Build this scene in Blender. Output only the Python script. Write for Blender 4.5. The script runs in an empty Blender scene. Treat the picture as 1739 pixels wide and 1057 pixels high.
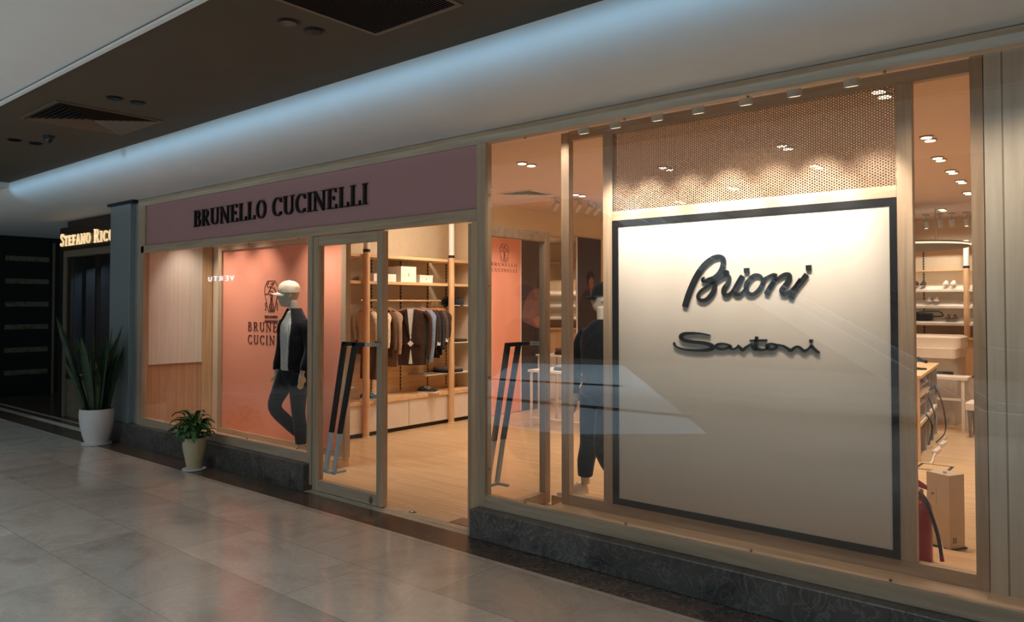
import bpy, bmesh, math, random
from mathutils import Vector, Matrix, Euler
random.seed(7)
PI = math.pi
S = bpy.context.scene
COL = S.collection

# ------------------------------------------------------------------ camera
cd = bpy.data.cameras.new('camera'); cam = bpy.data.objects.new('camera', cd); COL.objects.link(cam)
cd.sensor_fit = 'HORIZONTAL'; cd.sensor_width = 36.0; cd.lens = 1271.52 / 1739 * 36
cd.shift_y = -38.7 / 1739; cd.clip_start = 0.05; cd.clip_end = 200
cam.location = (0, 0, 1.75)
cam.rotation_euler = (math.radians(90 + 1.328), 0, math.radians(39.685))
S.camera = cam
# ------------------------------------------------------------------ view, world
S.view_settings.view_transform = 'Standard'; S.view_settings.look = 'None'
S.view_settings.gamma = 1; S.view_settings.use_curve_mapping = False
S.view_settings.exposure = 0.0
S.cycles.use_denoising = True
S.cycles.max_bounces = 8; S.cycles.transparent_max_bounces = 16; S.cycles.glossy_bounces = 4
S.cycles.sample_clamp_indirect = 4.0; S.cycles.caustics_reflective = False; S.cycles.caustics_refractive = False
W = bpy.data.worlds.new('world'); S.world = W; W.use_nodes = True
W.node_tree.nodes['Background'].inputs[0].default_value = (0.35, 0.58, 0.78, 1)
W.node_tree.nodes['Background'].inputs[1].default_value = 0.25

def lamp(kind, name, loc, energy, color, aim=None, size=0.1, size_y=None, angle=60, blend=0.6):
    d = bpy.data.lights.new(name, kind); d.energy = energy; d.color = color
    if kind == 'AREA':
        d.size = size
        if size_y: d.shape = 'RECTANGLE'; d.size_y = size_y
    elif kind == 'SPOT':
        d.shadow_soft_size = size; d.spot_size = math.radians(angle); d.spot_blend = blend
    else: d.shadow_soft_size = size
    o = bpy.data.objects.new(name, d); COL.objects.link(o); o.location = loc
    if aim is not None:
        o.rotation_euler = (Vector(aim) - Vector(loc)).to_track_quat('-Z', 'Y').to_euler()
    return o
WARM = (1.0, 0.81, 0.63); WARM2 = (1.0, 0.87, 0.75); COOL = (0.60, 0.82, 1.0); NEUT = (1.0, 0.86, 0.70)
# daylight from the atrium skylight behind and beside the corridor
lamp('AREA', 'atrium_skylight', (-7, -6.8, 8.5), 3300, COOL, aim=(-7, -7.5, 0), size=13, size_y=8)
# added strip lamp at the edge of the opposite ceiling, blueing the rolled bulkhead
cl_ = lamp('AREA', 'added_bulkhead_lamp', (-5.5, 2.0, 3.362), 4.2, (0.30, 0.66, 1.0), aim=(-5.5, 3.4, 3.265), size=13, size_y=0.03); cl_.data.spread = math.radians(13)
# shop downlight beams (their fixtures are built further down)
BEAMS = [(-5.3, 6.65), (-6.8, 7.6), (-6.2, 9.0), (-4.2, 7.9), (-4.2, 9.8), (-2.8, 8.9), (-2.7, 7.6), (-5.4, 10.6), (-1.5, 8.1), (-1.62, 9.3), (-1.66, 10.3), (-1.7, 11.2), (-1.8, 12.4), (-3.9, 12.4), (-6.0, 12.6), (-1.45, 6.15), (-2.45, 14.3), (-4.6, 14.3), (-0.5, 10.6)]  # last three positions are added to brighten the back of the shop
for bx_, by_ in BEAMS:
    lamp('SPOT', 'downlight_beam', (bx_, by_, 3.34), 100, WARM, aim=(bx_, by_, 0), size=0.05, angle=120, blend=0.8)

# ------------------------------------------------------------------ materials
def lin(c):
    return tuple(((v / 255) / 12.92 if v / 255 <= 0.04045 else ((v / 255 + 0.055) / 1.055) ** 2.4) for v in c) + (1,)
class NT:
    def __init__(s, name):
        s.m = bpy.data.materials.new(name); s.m.use_nodes = True; s.t = s.m.node_tree
        s.b = s.t.nodes['Principled BSDF']; s.out = s.t.nodes['Material Output']
    def n(s, kind, **kw):
        o = s.t.nodes.new('ShaderNode' + kind)
        for k, v in kw.items():
            if k.startswith('i_'):
                key = k[2:]; key = int(key) if key.isdigit() else key.replace('_', ' ')
                o.inputs[key].default_value = v
            else: setattr(o, k, v)
        return o
    def l(s, a, b): s.t.links.new(a, b)
    def coords(s, scale=(1, 1, 1), rot=(0, 0, 0), kind='Object'):
        tc = s.n('TexCoord'); mp = s.n('Mapping'); mp.inputs['Scale'].default_value = scale; mp.inputs['Rotation'].default_value = rot
        s.l(tc.outputs[kind], mp.inputs[0]); return mp.outputs[0]
    def ramp(s, fac, stops):
        r = s.n('ValToRGB'); e = r.color_ramp.elements
        while len(e) < len(stops): e.new(0.5)
        for k, (p, c) in enumerate(stops): e[k].position = p; e[k].color = c
        s.l(fac, r.inputs[0]); return r.outputs[0]
    def math(s, op, a, b=None, c=None):
        m = s.n('Math', operation=op)
        for k, v in enumerate((a, b, c)):
            if v is None: continue
            if isinstance(v, (int, float)): m.inputs[k].default_value = v
            else: s.l(v, m.inputs[k])
        return m.outputs[0]
    def bump(s, h, strength=0.2, dist=0.01):
        b = s.n('Bump'); b.inputs['Strength'].default_value = strength; b.inputs['Distance'].default_value = dist
        s.l(h, b.inputs['Height']); s.l(b.outputs[0], s.b.inputs['Normal'])
def plain(name, rgb, rough=0.5, metal=0.0, var=0.06, scale=12, bump=0.0, spec=0.5, coat=0, emit=None, es=0):
    g = NT(name); c = lin(rgb)
    nz = g.n('TexNoise'); nz.inputs['Scale'].default_value = scale; nz.inputs['Detail'].default_value = 4
    g.l(g.coords(), nz.inputs['Vector'])
    lo = tuple(max(0, v * (1 - var)) for v in c[:3]) + (1,); hi = tuple(min(1, v * (1 + var)) for v in c[:3]) + (1,)
    g.l(g.ramp(nz.outputs[0], [(0.3, lo), (0.7, hi)]), g.b.inputs['Base Color'])
    g.b.inputs['Roughness'].default_value = rough; g.b.inputs['Metallic'].default_value = metal
    g.b.inputs['Specular IOR Level'].default_value = spec; g.b.inputs['Coat Weight'].default_value = coat
    if bump: g.bump(nz.outputs[0], bump, 0.01)
    if emit: g.b.inputs['Emission Color'].default_value = lin(emit); g.b.inputs['Emission Strength'].default_value = es
    return g.m
def fabric(name, rgb, var=0.2, scale=60, rough=0.9, weave=400):
    g = NT(name); c = lin(rgb)
    v = g.coords(); nz = g.n('TexNoise'); nz.inputs['Scale'].default_value = scale; g.l(v, nz.inputs['Vector'])
    lo = tuple(x * (1 - var) for x in c[:3]) + (1,); hi = tuple(min(1, x * (1 + var)) for x in c[:3]) + (1,)
    g.l(g.ramp(nz.outputs[0], [(0.3, lo), (0.7, hi)]), g.b.inputs['Base Color'])
    g.b.inputs['Roughness'].default_value = rough; g.b.inputs['Specular IOR Level'].default_value = 0.2
    g.b.inputs['Sheen Weight'].default_value = 0.15
    n2 = g.n('TexNoise'); n2.inputs['Scale'].default_value = 9; n2.inputs['Detail'].default_value = 2; g.l(v, n2.inputs['Vector'])
    g.bump(n2.outputs[0], 0.5, 0.03)
    return g.m
def wood(name, a, b, axis=2, rough=0.45, scale=1.0, bands=None):
    """straight-grained timber, grain along axis"""
    g = NT(name); sc = [14 * scale] * 3; sc[axis] = 0.9 * scale
    v = g.coords(tuple(sc)); nz = g.n('TexNoise'); nz.inputs['Scale'].default_value = 1.6; nz.inputs['Detail'].default_value = 8; nz.inputs['Distortion'].default_value = 0.6
    g.l(v, nz.inputs['Vector'])
    g.l(g.ramp(nz.outputs[0], [(0.32, lin(a)), (0.5, lin(tuple((p + q) / 2 for p, q in zip(a, b)))), (0.68, lin(b))]), g.b.inputs['Base Color'])
    g.b.inputs['Roughness'].default_value = rough; g.bump(nz.outputs[0], 0.12, 0.002)
    return g.m
def grooved(name, a, b, axis, pitch, rough=0.45, depth=0.5):
    """vertical boards with a fine groove every pitch metres along axis"""
    g = NT(name); sc = [16, 16, 16]; sc[2] = 0.9
    v = g.coords(tuple(sc)); nz = g.n('TexNoise'); nz.inputs['Scale'].default_value = 1.6; nz.inputs['Detail'].default_value = 6
    g.l(v, nz.inputs['Vector'])
    col = g.ramp(nz.outputs[0], [(0.3, lin(a)), (0.7, lin(b))])
    sp = g.n('SeparateXYZ'); g.l(g.coords(), sp.inputs[0])
    fr = g.math('FRACT', g.math('DIVIDE', sp.outputs[axis], pitch))
    d = g.math('LESS_THAN', fr, 0.05)
    mx = g.n('MixRGB', blend_type='MULTIPLY'); g.l(g.math('MULTIPLY', d, depth), mx.inputs[0]); g.l(col, mx.inputs[1]); mx.inputs[2].default_value = (0.35, 0.3, 0.25, 1)
    g.l(mx.outputs[0], g.b.inputs['Base Color']); g.b.inputs['Roughness'].default_value = rough
    g.bump(g.math('SUBTRACT', 1.0, d), 0.5, 0.004)
    return g.m
def marble(name, base, vein, dark, scale=1.0, rough=0.15, tile=None, off=(0, 0), mortar=0.003, mcol=None, tilevar=0.12, veins=0.5):
    g = NT(name); v = g.coords()
    n1 = g.n('TexNoise'); n1.inputs['Scale'].default_value = 1.7 * scale; n1.inputs['Detail'].default_value = 9; n1.inputs['Roughness'].default_value = 0.62; n1.inputs['Distortion'].default_value = 1.4
    g.l(v, n1.inputs['Vector'])
    c = g.ramp(n1.outputs[0], [(0.28, lin(dark)), (0.52, lin(base)), (0.78, lin(tuple(min(255, x * 1.05) for x in base)))])
    n2 = g.n('TexNoise'); n2.inputs['Scale'].default_value = 3.2 * scale; n2.inputs['Detail'].default_value = 5; n2.inputs['Distortion'].default_value = 3.5
    g.l(v, n2.inputs['Vector'])
    vn = g.math('SUBTRACT', 1.0, g.math('MULTIPLY', g.math('ABSOLUTE', g.math('SUBTRACT', n2.outputs[0], 0.5)), 26.0))
    vn = g.math('MAXIMUM', vn, 0.0)
    mx = g.n('MixRGB'); g.l(g.math('MULTIPLY', vn, veins), mx.inputs[0]); g.l(c, mx.inputs[1]); mx.inputs[2].default_value = lin(vein)
    colr = mx.outputs[0]
    if tile:
        br = g.n('TexBrick'); mp = g.n('Mapping'); mp.inputs['Location'].default_value = (off[0], off[1], 0)
        tc = g.n('TexCoord'); g.l(tc.outputs['Object'], mp.inputs[0]); g.l(mp.outputs[0], br.inputs['Vector'])
        br.offset = 0.5; br.inputs['Scale'].default_value = 1.0; br.inputs['Brick Width'].default_value = tile[0]; br.inputs['Row Height'].default_value = tile[1]
        br.inputs['Mortar Size'].default_value = mortar; br.inputs['Mortar Smooth'].default_value = 0.1; br.inputs['Bias'].default_value = 0.0
        br.inputs['Color1'].default_value = (1 - tilevar,) * 3 + (1,); br.inputs['Color2'].default_value = (1 + tilevar * 0.4,) * 3 + (1,)
        br.inputs['Mortar'].default_value = (0.55, 0.5, 0.46, 1) if mcol is None else mcol
        m2 = g.n('MixRGB', blend_type='MULTIPLY'); m2.inputs[0].default_value = 1.0
        g.l(colr, m2.inputs[1]); g.l(br.outputs['Color'], m2.inputs[2]); colr = m2.outputs[0]
    g.l(colr, g.b.inputs['Base Color']); g.b.inputs['Roughness'].default_value = rough
    return g.m
def glassmat(name, tint=(0.96, 0.98, 0.97), base=0.045, rough=0.0):
    g = NT(name); g.t.nodes.remove(g.b)
    lw = g.n('LayerWeight'); lw.inputs['Blend'].default_value = 0.5
    f5 = g.math('POWER', lw.outputs['Facing'], 5.0)
    fac = g.math('ADD', base, g.math('MULTIPLY', f5, 1 - base))
    tr = g.n('BsdfTransparent'); tr.inputs[0].default_value = tint + (1,)
    gl = g.n('BsdfGlossy'); gl.inputs['Roughness'].default_value = rough; gl.inputs[0].default_value = (1, 1, 1, 1)
    mx = g.n('MixShader'); g.l(fac, mx.inputs[0]); g.l(tr.outputs[0], mx.inputs[1]); g.l(gl.outputs[0], mx.inputs[2])
    g.l(mx.outputs[0], g.out.inputs[0]); return g.m
def glow(name, rgb, strength):
    g = NT(name); g.b.inputs['Base Color'].default_value = lin(rgb); g.b.inputs['Emission Color'].default_value = lin(rgb); g.b.inputs['Emission Strength'].default_value = strength
    nz = g.n('TexNoise'); nz.inputs['Scale'].default_value = 30
    g.l(g.ramp(nz.outputs[0], [(0.0, (0.8, 0.8, 0.8, 1)), (1.0, (1, 1, 1, 1))]), g.b.inputs['Base Color'])
    return g.m
def perforated(name, rgb, pitch=0.018, r=0.36):
    g = NT(name); g.b.inputs['Base Color'].default_value = lin(rgb); g.b.inputs['Roughness'].default_value = 0.5
    sp = g.n('SeparateXYZ'); g.l(g.coords(), sp.inputs[0])
    def grid(ox, oz):
        fx = g.math('SUBTRACT', g.math('FRACT', g.math('ADD', g.math('DIVIDE', sp.outputs[0], pitch * 1.732), ox)), 0.5)
        fz = g.math('SUBTRACT', g.math('FRACT', g.math('ADD', g.math('DIVIDE', sp.outputs[2], pitch), oz)), 0.5)
        fx = g.math('MULTIPLY', fx, 1.732)
        return g.math('LESS_THAN', g.math('ADD', g.math('MULTIPLY', fx, fx), g.math('MULTIPLY', fz, fz)), r * r)
    hole = g.math('MAXIMUM', grid(0, 0), grid(0.5, 0.5))
    tr = g.n('BsdfTransparent'); mx = g.n('MixShader'); g.l(hole, mx.inputs[0]); g.l(g.b.outputs[0], mx.inputs[1]); g.l(tr.outputs[0], mx.inputs[2])
    g.l(mx.outputs[0], g.out.inputs[0]); return g.m

M = {}
M['floor'] = marble('mall_marble', (182, 164, 146), (206, 192, 174), (160, 140, 122), scale=0.8, rough=0.13, tile=(1.32, 0.612), off=(0.02, 0.43), mortar=0.0025, tilevar=0.22, veins=0.25)
M['emperador'] = marble('dark_emperador', (84, 66, 54), (150, 130, 110), (48, 38, 32), scale=1.6, rough=0.2, tile=(0.9, 3.0), off=(0.1, 0), mortar=0.002, tilevar=0.2, veins=0.35)
M['plinth'] = marble('grey_marble', (92, 86, 80), (176, 172, 164), (50, 46, 44), scale=1.5, rough=0.28, tile=(1.0, 5.0), off=(0.3, 0), mortar=0.002, tilevar=0.28, veins=0.28)
M['inlay'] = marble('cream_inlay', (190, 175, 150), (210, 200, 180), (160, 145, 120), rough=0.2)
M['stone'] = marble('beige_stone', (130, 118, 98), (170, 158, 136), (90, 80, 66), scale=3, rough=0.35, veins=0.5)
M['oakx'] = wood('pale_oak_lengthwise', (170, 146, 120), (194, 170, 144), 0)
M['oakz'] = wood('pale_oak_upright', (170, 146, 120), (194, 170, 144), 2)
M['oaky'] = wood('pale_oak_cross', (170, 146, 120), (194, 170, 144), 1)
M['warmz'] = wood('honey_oak_upright', (200, 160, 118), (224, 188, 146), 2)
M['warmy'] = wood('honey_oak_shelf', (206, 168, 122), (228, 194, 150), 1)
M['warmx'] = wood('honey_oak_deck', (204, 164, 120), (226, 192, 148), 0)
M['shopfloor'] = None
M['leftwall'] = grooved('grooved_oak_boards', (190, 146, 112), (208, 166, 130), 1, 0.055)
M['boards'] = grooved('grooved_pale_boards', (196, 188, 174), (212, 206, 192), 0, 0.19, depth=0.8)
M['whiteboard'] = grooved('white_grooved_panel', (226, 216, 204), (236, 226, 214), 1, 0.055, depth=0.25)
M['white'] = plain('white_paint', (226, 222, 215), 0.55, var=0.03)
M['soffit'] = plain('soffit_plaster', (226, 224, 222), 0.6, var=0.02, scale=3)
M['darkceil'] = plain('brown_ceiling_paint', (78, 66, 50), 0.75, var=0.05, scale=4)
M['shopceil'] = plain('shop_ceiling_paint', (224, 206, 198), 0.8, var=0.02)
M['shopwall'] = plain('shop_wall_paint', (228, 210, 182), 0.8, var=0.02)
M['black'] = plain('satin_black', (22, 22, 23), 0.4)
M['blackletter'] = plain('black_acrylic', (24, 22, 22), 0.35)
M['letterside'] = plain('letter_black', (30, 34, 36), 0.22)
M['mauve'] = plain('mauve_fascia_board', (182, 136, 136), 0.55, var=0.02)
M['salmon'] = plain('salmon_board', (240, 158, 130), 0.6, var=0.015)
M['ink'] = plain('brown_ink', (88, 44, 34), 0.6)
M['panel'] = plain('ivory_panel', (208, 200, 188), 0.45, var=0.01)
M['pillar'] = plain('grey_metal_cladding', (150, 158, 158), 0.4, metal=0.3, var=0.03)
M['chrome'] = plain('brushed_steel', (200, 200, 198), 0.25, metal=1.0)
M['brass'] = plain('brass_screw', (170, 130, 70), 0.35, metal=1.0)
M['greymetal'] = plain('grey_metal', (130, 128, 124), 0.4, metal=0.6)
M['handlewhite'] = plain('pale_steel_handle', (190, 200, 206), 0.3, metal=0.3)
M['glass'] = glassmat('shop_glass', tint=(0.975, 0.975, 0.965))
M['perf'] = perforated('perforated_white_metal', (150, 130, 110))
M['mirror'] = plain('mirror_glass', (235, 235, 235), 0.02, metal=1.0, var=0)
g = NT('oak_strip_flooring')
br = g.n('TexBrick'); g.l(g.coords(rot=(0, 0, 0)), br.inputs['Vector']); br.offset = 0.37
for k, v_ in (('Scale', 1.0), ('Brick Width', 0.9), ('Row Height', 0.07), ('Mortar Size', 0.0018), ('Bias', 0.1)): br.inputs[k].default_value = v_
br.inputs['Color1'].default_value = lin((212, 182, 142)); br.inputs['Color2'].default_value = lin((198, 166, 126)); br.inputs['Mortar'].default_value = lin((134, 104, 76))
nz = g.n('TexNoise'); g.l(g.coords((1.2, 20, 1)), nz.inputs['Vector']); nz.inputs['Scale'].default_value = 2.0; nz.inputs['Detail'].default_value = 6
mx = g.n('MixRGB', blend_type='MULTIPLY'); mx.inputs[0].default_value = 0.35; g.l(br.outputs[0], mx.inputs[1]); g.l(g.ramp(nz.outputs[0], [(0.3, (0.6, 0.55, 0.5, 1)), (0.7, (1.1, 1.1, 1.1, 1))]), mx.inputs[2])
g.l(mx.outputs[0], g.b.inputs['Base Color']); g.b.inputs['Roughness'].default_value = 0.32
M['shopfloor'] = g.m

# ------------------------------------------------------------------ mesh helpers
def tag(o, label=None, cat=None, group=None, kind=None):
    if label: o['label'] = label
    if cat: o['category'] = cat
    if group: o['group'] = group
    if kind: o['kind'] = kind
    return o
def thing(name, label=None, cat=None, loc=(0, 0, 0), rz=0, group=None, kind=None):
    o = bpy.data.objects.new(name, None); COL.objects.link(o); o.location = loc; o.rotation_euler = (0, 0, rz)
    o.empty_display_size = 0.1
    return tag(o, label, cat, group, kind)
class MB:
    def __init__(s): s.v = []; s.f = []
    def add(s, vs, fs):
        k = len(s.v); s.v += [tuple(v) for v in vs]; s.f += [tuple(i + k for i in f) for f in fs]; return s
    def box(s, x0, x1, y0, y1, z0, z1):
        x0, x1 = sorted((x0, x1)); y0, y1 = sorted((y0, y1)); z0, z1 = sorted((z0, z1))
        return s.add([(x0, y0, z0), (x1, y0, z0), (x1, y1, z0), (x0, y1, z0), (x0, y0, z1), (x1, y0, z1), (x1, y1, z1), (x0, y1, z1)],
                     [(0, 3, 2, 1), (4, 5, 6, 7), (0, 1, 5, 4), (1, 2, 6, 5), (2, 3, 7, 6), (3, 0, 4, 7)])
    def rings(s, rs, cap=True, closed=True):
        n = len(rs[0]); vs = [p for r in rs for p in r]; fs = []
        for a in range(len(rs) - 1):
            for k in range(n if closed else n - 1):
                k2 = (k + 1) % n; fs.append((a * n + k, a * n + k2, (a + 1) * n + k2, (a + 1) * n + k))
        if cap and closed: fs.append(tuple(range(n - 1, -1, -1))); fs.append(tuple((len(rs) - 1) * n + k for k in range(n)))
        return s.add(vs, fs)
    def lathe(s, prof, c=(0, 0), n=28, sx=1, sy=1):
        return s.rings([[(c[0] + r * sx * math.cos(2 * PI * k / n), c[1] + r * sy * math.sin(2 * PI * k / n), z) for k in range(n)] for r, z in prof])
    def tube(s, pts, r, n=10, rr=None):
        pts = [Vector(p) for p in pts]; rs = []; up = Vector((0, 0, 1))
        prev = None
        for i, p in enumerate(pts):
            t = (pts[min(i + 1, len(pts) - 1)] - pts[max(i - 1, 0)]).normalized()
            if prev is None:
                a = t.cross(up)
                if a.length < 0.05: a = t.cross(Vector((1, 0, 0)))
                a.normalize()
            else: a = (prev - t * prev.dot(t)).normalized()
            prev = a; b = t.cross(a); q = rr[i] if rr else r
            if not isinstance(q, tuple): q = (q, q)
            rs.append([p + a * q[0] * math.cos(2 * PI * k / n) + b * q[1] * math.sin(2 * PI * k / n) for k in range(n)])
        return s.rings(rs)
    def prism(s, poly, d0, d1, axis=1):
        """polygon in the plane across axis, from d0 to d1"""
        def P(a, b, d): return {0: (d, a, b), 1: (a, d, b), 2: (a, b, d)}[axis]
        n = len(poly); vs = [P(a, b, d0) for a, b in poly] + [P(a, b, d1) for a, b in poly]
        fs = [tuple(range(n)), tuple(range(2 * n - 1, n - 1, -1))] + [(k, (k + 1) % n, n + (k + 1) % n, n + k) for k in range(n)]
        return s.add(vs, fs)
    def ribbon(s, pts, w, d0, d1, axis=1, cl=False):
        """stroke of changing width in the plane across axis, given thickness"""
        n = len(pts); L = []; R_ = []
        for i, (a, b) in enumerate(pts):
            p, q = pts[max(i - 1, 0)], pts[min(i + 1, n - 1)]
            dx, dy = q[0] - p[0], q[1] - p[1]; l = math.hypot(dx, dy) or 1; ww = (w[i] if isinstance(w, (list, tuple)) else w) / 2
            L.append((a - dy / l * ww, b + dx / l * ww)); R_.append((a + dy / l * ww, b - dx / l * ww))
        for i in range(n - 1): s.prism([L[i], L[i + 1], R_[i + 1], R_[i]], d0, d1, axis)
        return s
    def build(s, name, mat, parent=None, bev=0, smooth=False, world=True, rem=None, sub=0):
        me = bpy.data.meshes.new(name); off = Vector((0, 0, 0)); p = parent
        while p is not None and world: off += p.location; p = p.parent
        me.from_pydata([Vector(v) - off for v in s.v], [], s.f)
        bm = bmesh.new(); bm.from_mesh(me); bmesh.ops.remove_doubles(bm, verts=bm.verts, dist=1e-5) if rem or sub or smooth else None
        bmesh.ops.recalc_face_normals(bm, faces=bm.faces); bm.to_mesh(me); bm.free()
        o = bpy.data.objects.new(name, me); COL.objects.link(o)
        if mat: me.materials.append(mat)
        if parent: o.parent = parent
        if rem:
            r = o.modifiers.new('r', 'REMESH'); r.mode = 'VOXEL'; r.voxel_size = rem; r.use_smooth_shade = True
            q = o.modifiers.new('s', 'SMOOTH'); q.factor = 0.5; q.iterations = 5
        if bev:
            b = o.modifiers.new('b', 'BEVEL'); b.width = bev; b.segments = 2; b.limit_method = 'ANGLE'; b.angle_limit = math.radians(50)
        if sub:
            q = o.modifiers.new('u', 'SUBSURF'); q.levels = sub; q.render_levels = sub
        if smooth:
            for pl in me.polygons: pl.use_smooth = True
            if bev or not (rem or sub):
                es = o.modifiers.new('e', 'EDGE_SPLIT'); es.split_angle = math.radians(40)
        return o
def each(name, mat, parent, boxes, **kw):
    return [MB().box(*b).build(name, mat, parent, **kw) for b in boxes]
def struct(name, mb, mat, parent=None, **kw):
    o = mb.build(name, mat, parent, **kw)
    if parent is None: o['kind'] = 'structure'
    return o
def kids(o): return [c for c in bpy.data.objects if c.parent == o]
def dup(root, loc, rz=None, label=None, group=None):
    r = root.copy(); COL.objects.link(r); r.location = loc
    if rz is not None: r.rotation_euler = (0, 0, rz)
    if label: r['label'] = label
    if group: r['group'] = group
    for ch in kids(root):
        c = ch.copy(); COL.objects.link(c); c.parent = r
        for g2 in kids(ch):
            if g2.parent == ch: d = g2.copy(); COL.objects.link(d); d.parent = c
    return r
def smoothpts(pts, n=6, closed=False):
    """Catmull-Rom through pts (tuples of any length)"""
    out = []; N = len(pts)
    for i in range(N - 1):
        p0, p1, p2, p3 = pts[max(i - 1, 0)], pts[i], pts[i + 1], pts[min(i + 2, N - 1)]
        for k in range(n):
            t = k / n
            out.append(tuple(0.5 * ((2 * b) + (-a + c) * t + (2 * a - 5 * b + 4 * c - d) * t * t + (-a + 3 * b - 3 * c + d) * t ** 3) for a, b, c, d in zip(p0, p1, p2, p3)))
    out.append(tuple(pts[-1])); return out

# serif capitals drawn as strokes in a unit-high box
T_, t_, s_ = 0.15, 0.05, 0.045
def arc(cx, cy, rx, ry, a0, a1, n=14, W_=T_, th=t_):
    P, Wd = [], []
    for k in range(n + 1):
        a = math.radians(a0 + (a1 - a0) * k / n); P.append((cx + rx * math.cos(a), cy + ry * math.sin(a))); Wd.append(th + (W_ - th) * abs(math.cos(a)) ** 1.3)
    return P, Wd
def stem(x, w=T_): return ([(x, 0), (x, 1)], w)
def ser(x, y, l=0.14): return ([(x - l, y), (x + l, y)], s_)
def bar(x0, x1, y): return ([(x0, y), (x1, y)], t_)
def tick(x, y0, y1): return ([(x, y0), (x, y1)], s_)
lo, hi_ = s_ / 2, 1 - s_ / 2
GL = {
 'I': (0.36, [stem(0.18), ser(0.18, lo), ser(0.18, hi_)]),
 'L': (0.66, [stem(0.18), ser(0.18, lo), ser(0.18, hi_), bar(0.18, 0.62, lo), tick(0.61, 0, 0.24)]),
 'E': (0.68, [stem(0.18), ser(0.12, lo, 0.08), ser(0.12, hi_, 0.08), bar(0.18, 0.62, lo), bar(0.18, 0.58, hi_), bar(0.18, 0.46, 0.52), tick(0.61, 0, 0.22), tick(0.57, 0.8, 1), tick(0.46, 0.42, 0.62)]),
 'F': (0.62, [stem(0.18), ser(0.18, lo), ser(0.12, hi_, 0.08), bar(0.18, 0.56, hi_), bar(0.18, 0.44, 0.5), tick(0.55, 0.78, 1), tick(0.44, 0.4, 0.6)]),
 'T': (0.68, [stem(0.34), ser(0.34, lo), bar(0.04, 0.64, hi_), tick(0.05, 0.76, 1), tick(0.63, 0.76, 1)]),
 'N': (0.86, [([(0.14, 0), (0.14, 1)], t_), ([(0.12, 0.97), (0.72, 0.02)], T_), ([(0.72, 0), (0.72, 1)], t_), ser(0.14, lo), ser(0.1, hi_, 0.1), ser(0.72, hi_)]),
 'U': (0.84, [([(0.18, 1), (0.18, 0.3)], T_), arc(0.43, 0.3, 0.25, 0.27, 180, 360), ([(0.68, 0.3), (0.68, 1)], t_), ser(0.18, hi_), ser(0.68, hi_)]),
 'B': (0.7, [stem(0.18), ser(0.12, lo, 0.08), ser(0.12, hi_, 0.08), bar(0.18, 0.36, lo), bar(0.18, 0.36, hi_), bar(0.18, 0.36, 0.52), arc(0.34, 0.76, 0.2, 0.225, -90, 90), arc(0.36, 0.27, 0.24, 0.245, -90, 90)]),
 'R': (0.78, [stem(0.18), ser(0.18, lo), ser(0.12, hi_, 0.08), bar(0.18, 0.36, hi_), bar(0.18, 0.36, 0.5), arc(0.36, 0.74, 0.22, 0.24, -90, 90), ([(0.38, 0.5), (0.66, 0.03)], [0.1, 0.15]), ser(0.7, lo, 0.08)]),
 'P': (0.66, [stem(0.18), ser(0.18, lo), bar(0.18, 0.36, hi_), bar(0.18, 0.36, 0.48), arc(0.36, 0.73, 0.22, 0.25, -90, 90)]),
 'O': (0.84, [arc(0.42, 0.5, 0.31, 0.48, 0, 360, 28)]),
 'C': (0.76, [arc(0.43, 0.5, 0.32, 0.48, 42, 318, 24), tick(0.68, 0.72, 0.95), tick(0.68, 0.06, 0.24)]),
 'D': (0.82, [stem(0.18), ser(0.12, lo, 0.08), ser(0.12, hi_, 0.08), bar(0.18, 0.36, lo), bar(0.18, 0.36, hi_), arc(0.36, 0.5, 0.34, 0.475, -90, 90)]),
 'S': (0.58, [(smoothpts([(0.5, 0.82), (0.42, 0.95), (0.26, 0.96), (0.13, 0.84), (0.14, 0.68), (0.3, 0.54), (0.46, 0.4), (0.48, 0.2), (0.36, 0.05), (0.2, 0.04), (0.09, 0.18)], 4), 0.085), tick(0.49, 0.72, 0.95), tick(0.1, 0.05, 0.28)]),
 'A': (0.8, [([(0.1, 0), (0.4, 1)], t_), ([(0.4, 1), (0.7, 0)], T_), bar(0.2, 0.6, 0.34), ser(0.1, lo, 0.09), ser(0.7, lo, 0.11)]),
 'M': (1.0, [([(0.12, 0), (0.15, 1)], t_), ([(0.15, 1), (0.48, 0.05)], T_), ([(0.48, 0.05), (0.82, 1)], t_), stem(0.84, 0.14), ser(0.12, lo, 0.09), ser(0.84, lo)]),
 'V': (0.8, [([(0.1, 1), (0.4, 0)], T_), ([(0.4, 0), (0.7, 1)], t_), ser(0.12, hi_, 0.11), ser(0.7, hi_, 0.08)]),
 'X': (0.8, [([(0.1, 1), (0.68, 0)], T_), ([(0.66, 1), (0.1, 0)], t_), ser(0.12, hi_, 0.1), ser(0.66, lo, 0.1)]),
}
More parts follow.
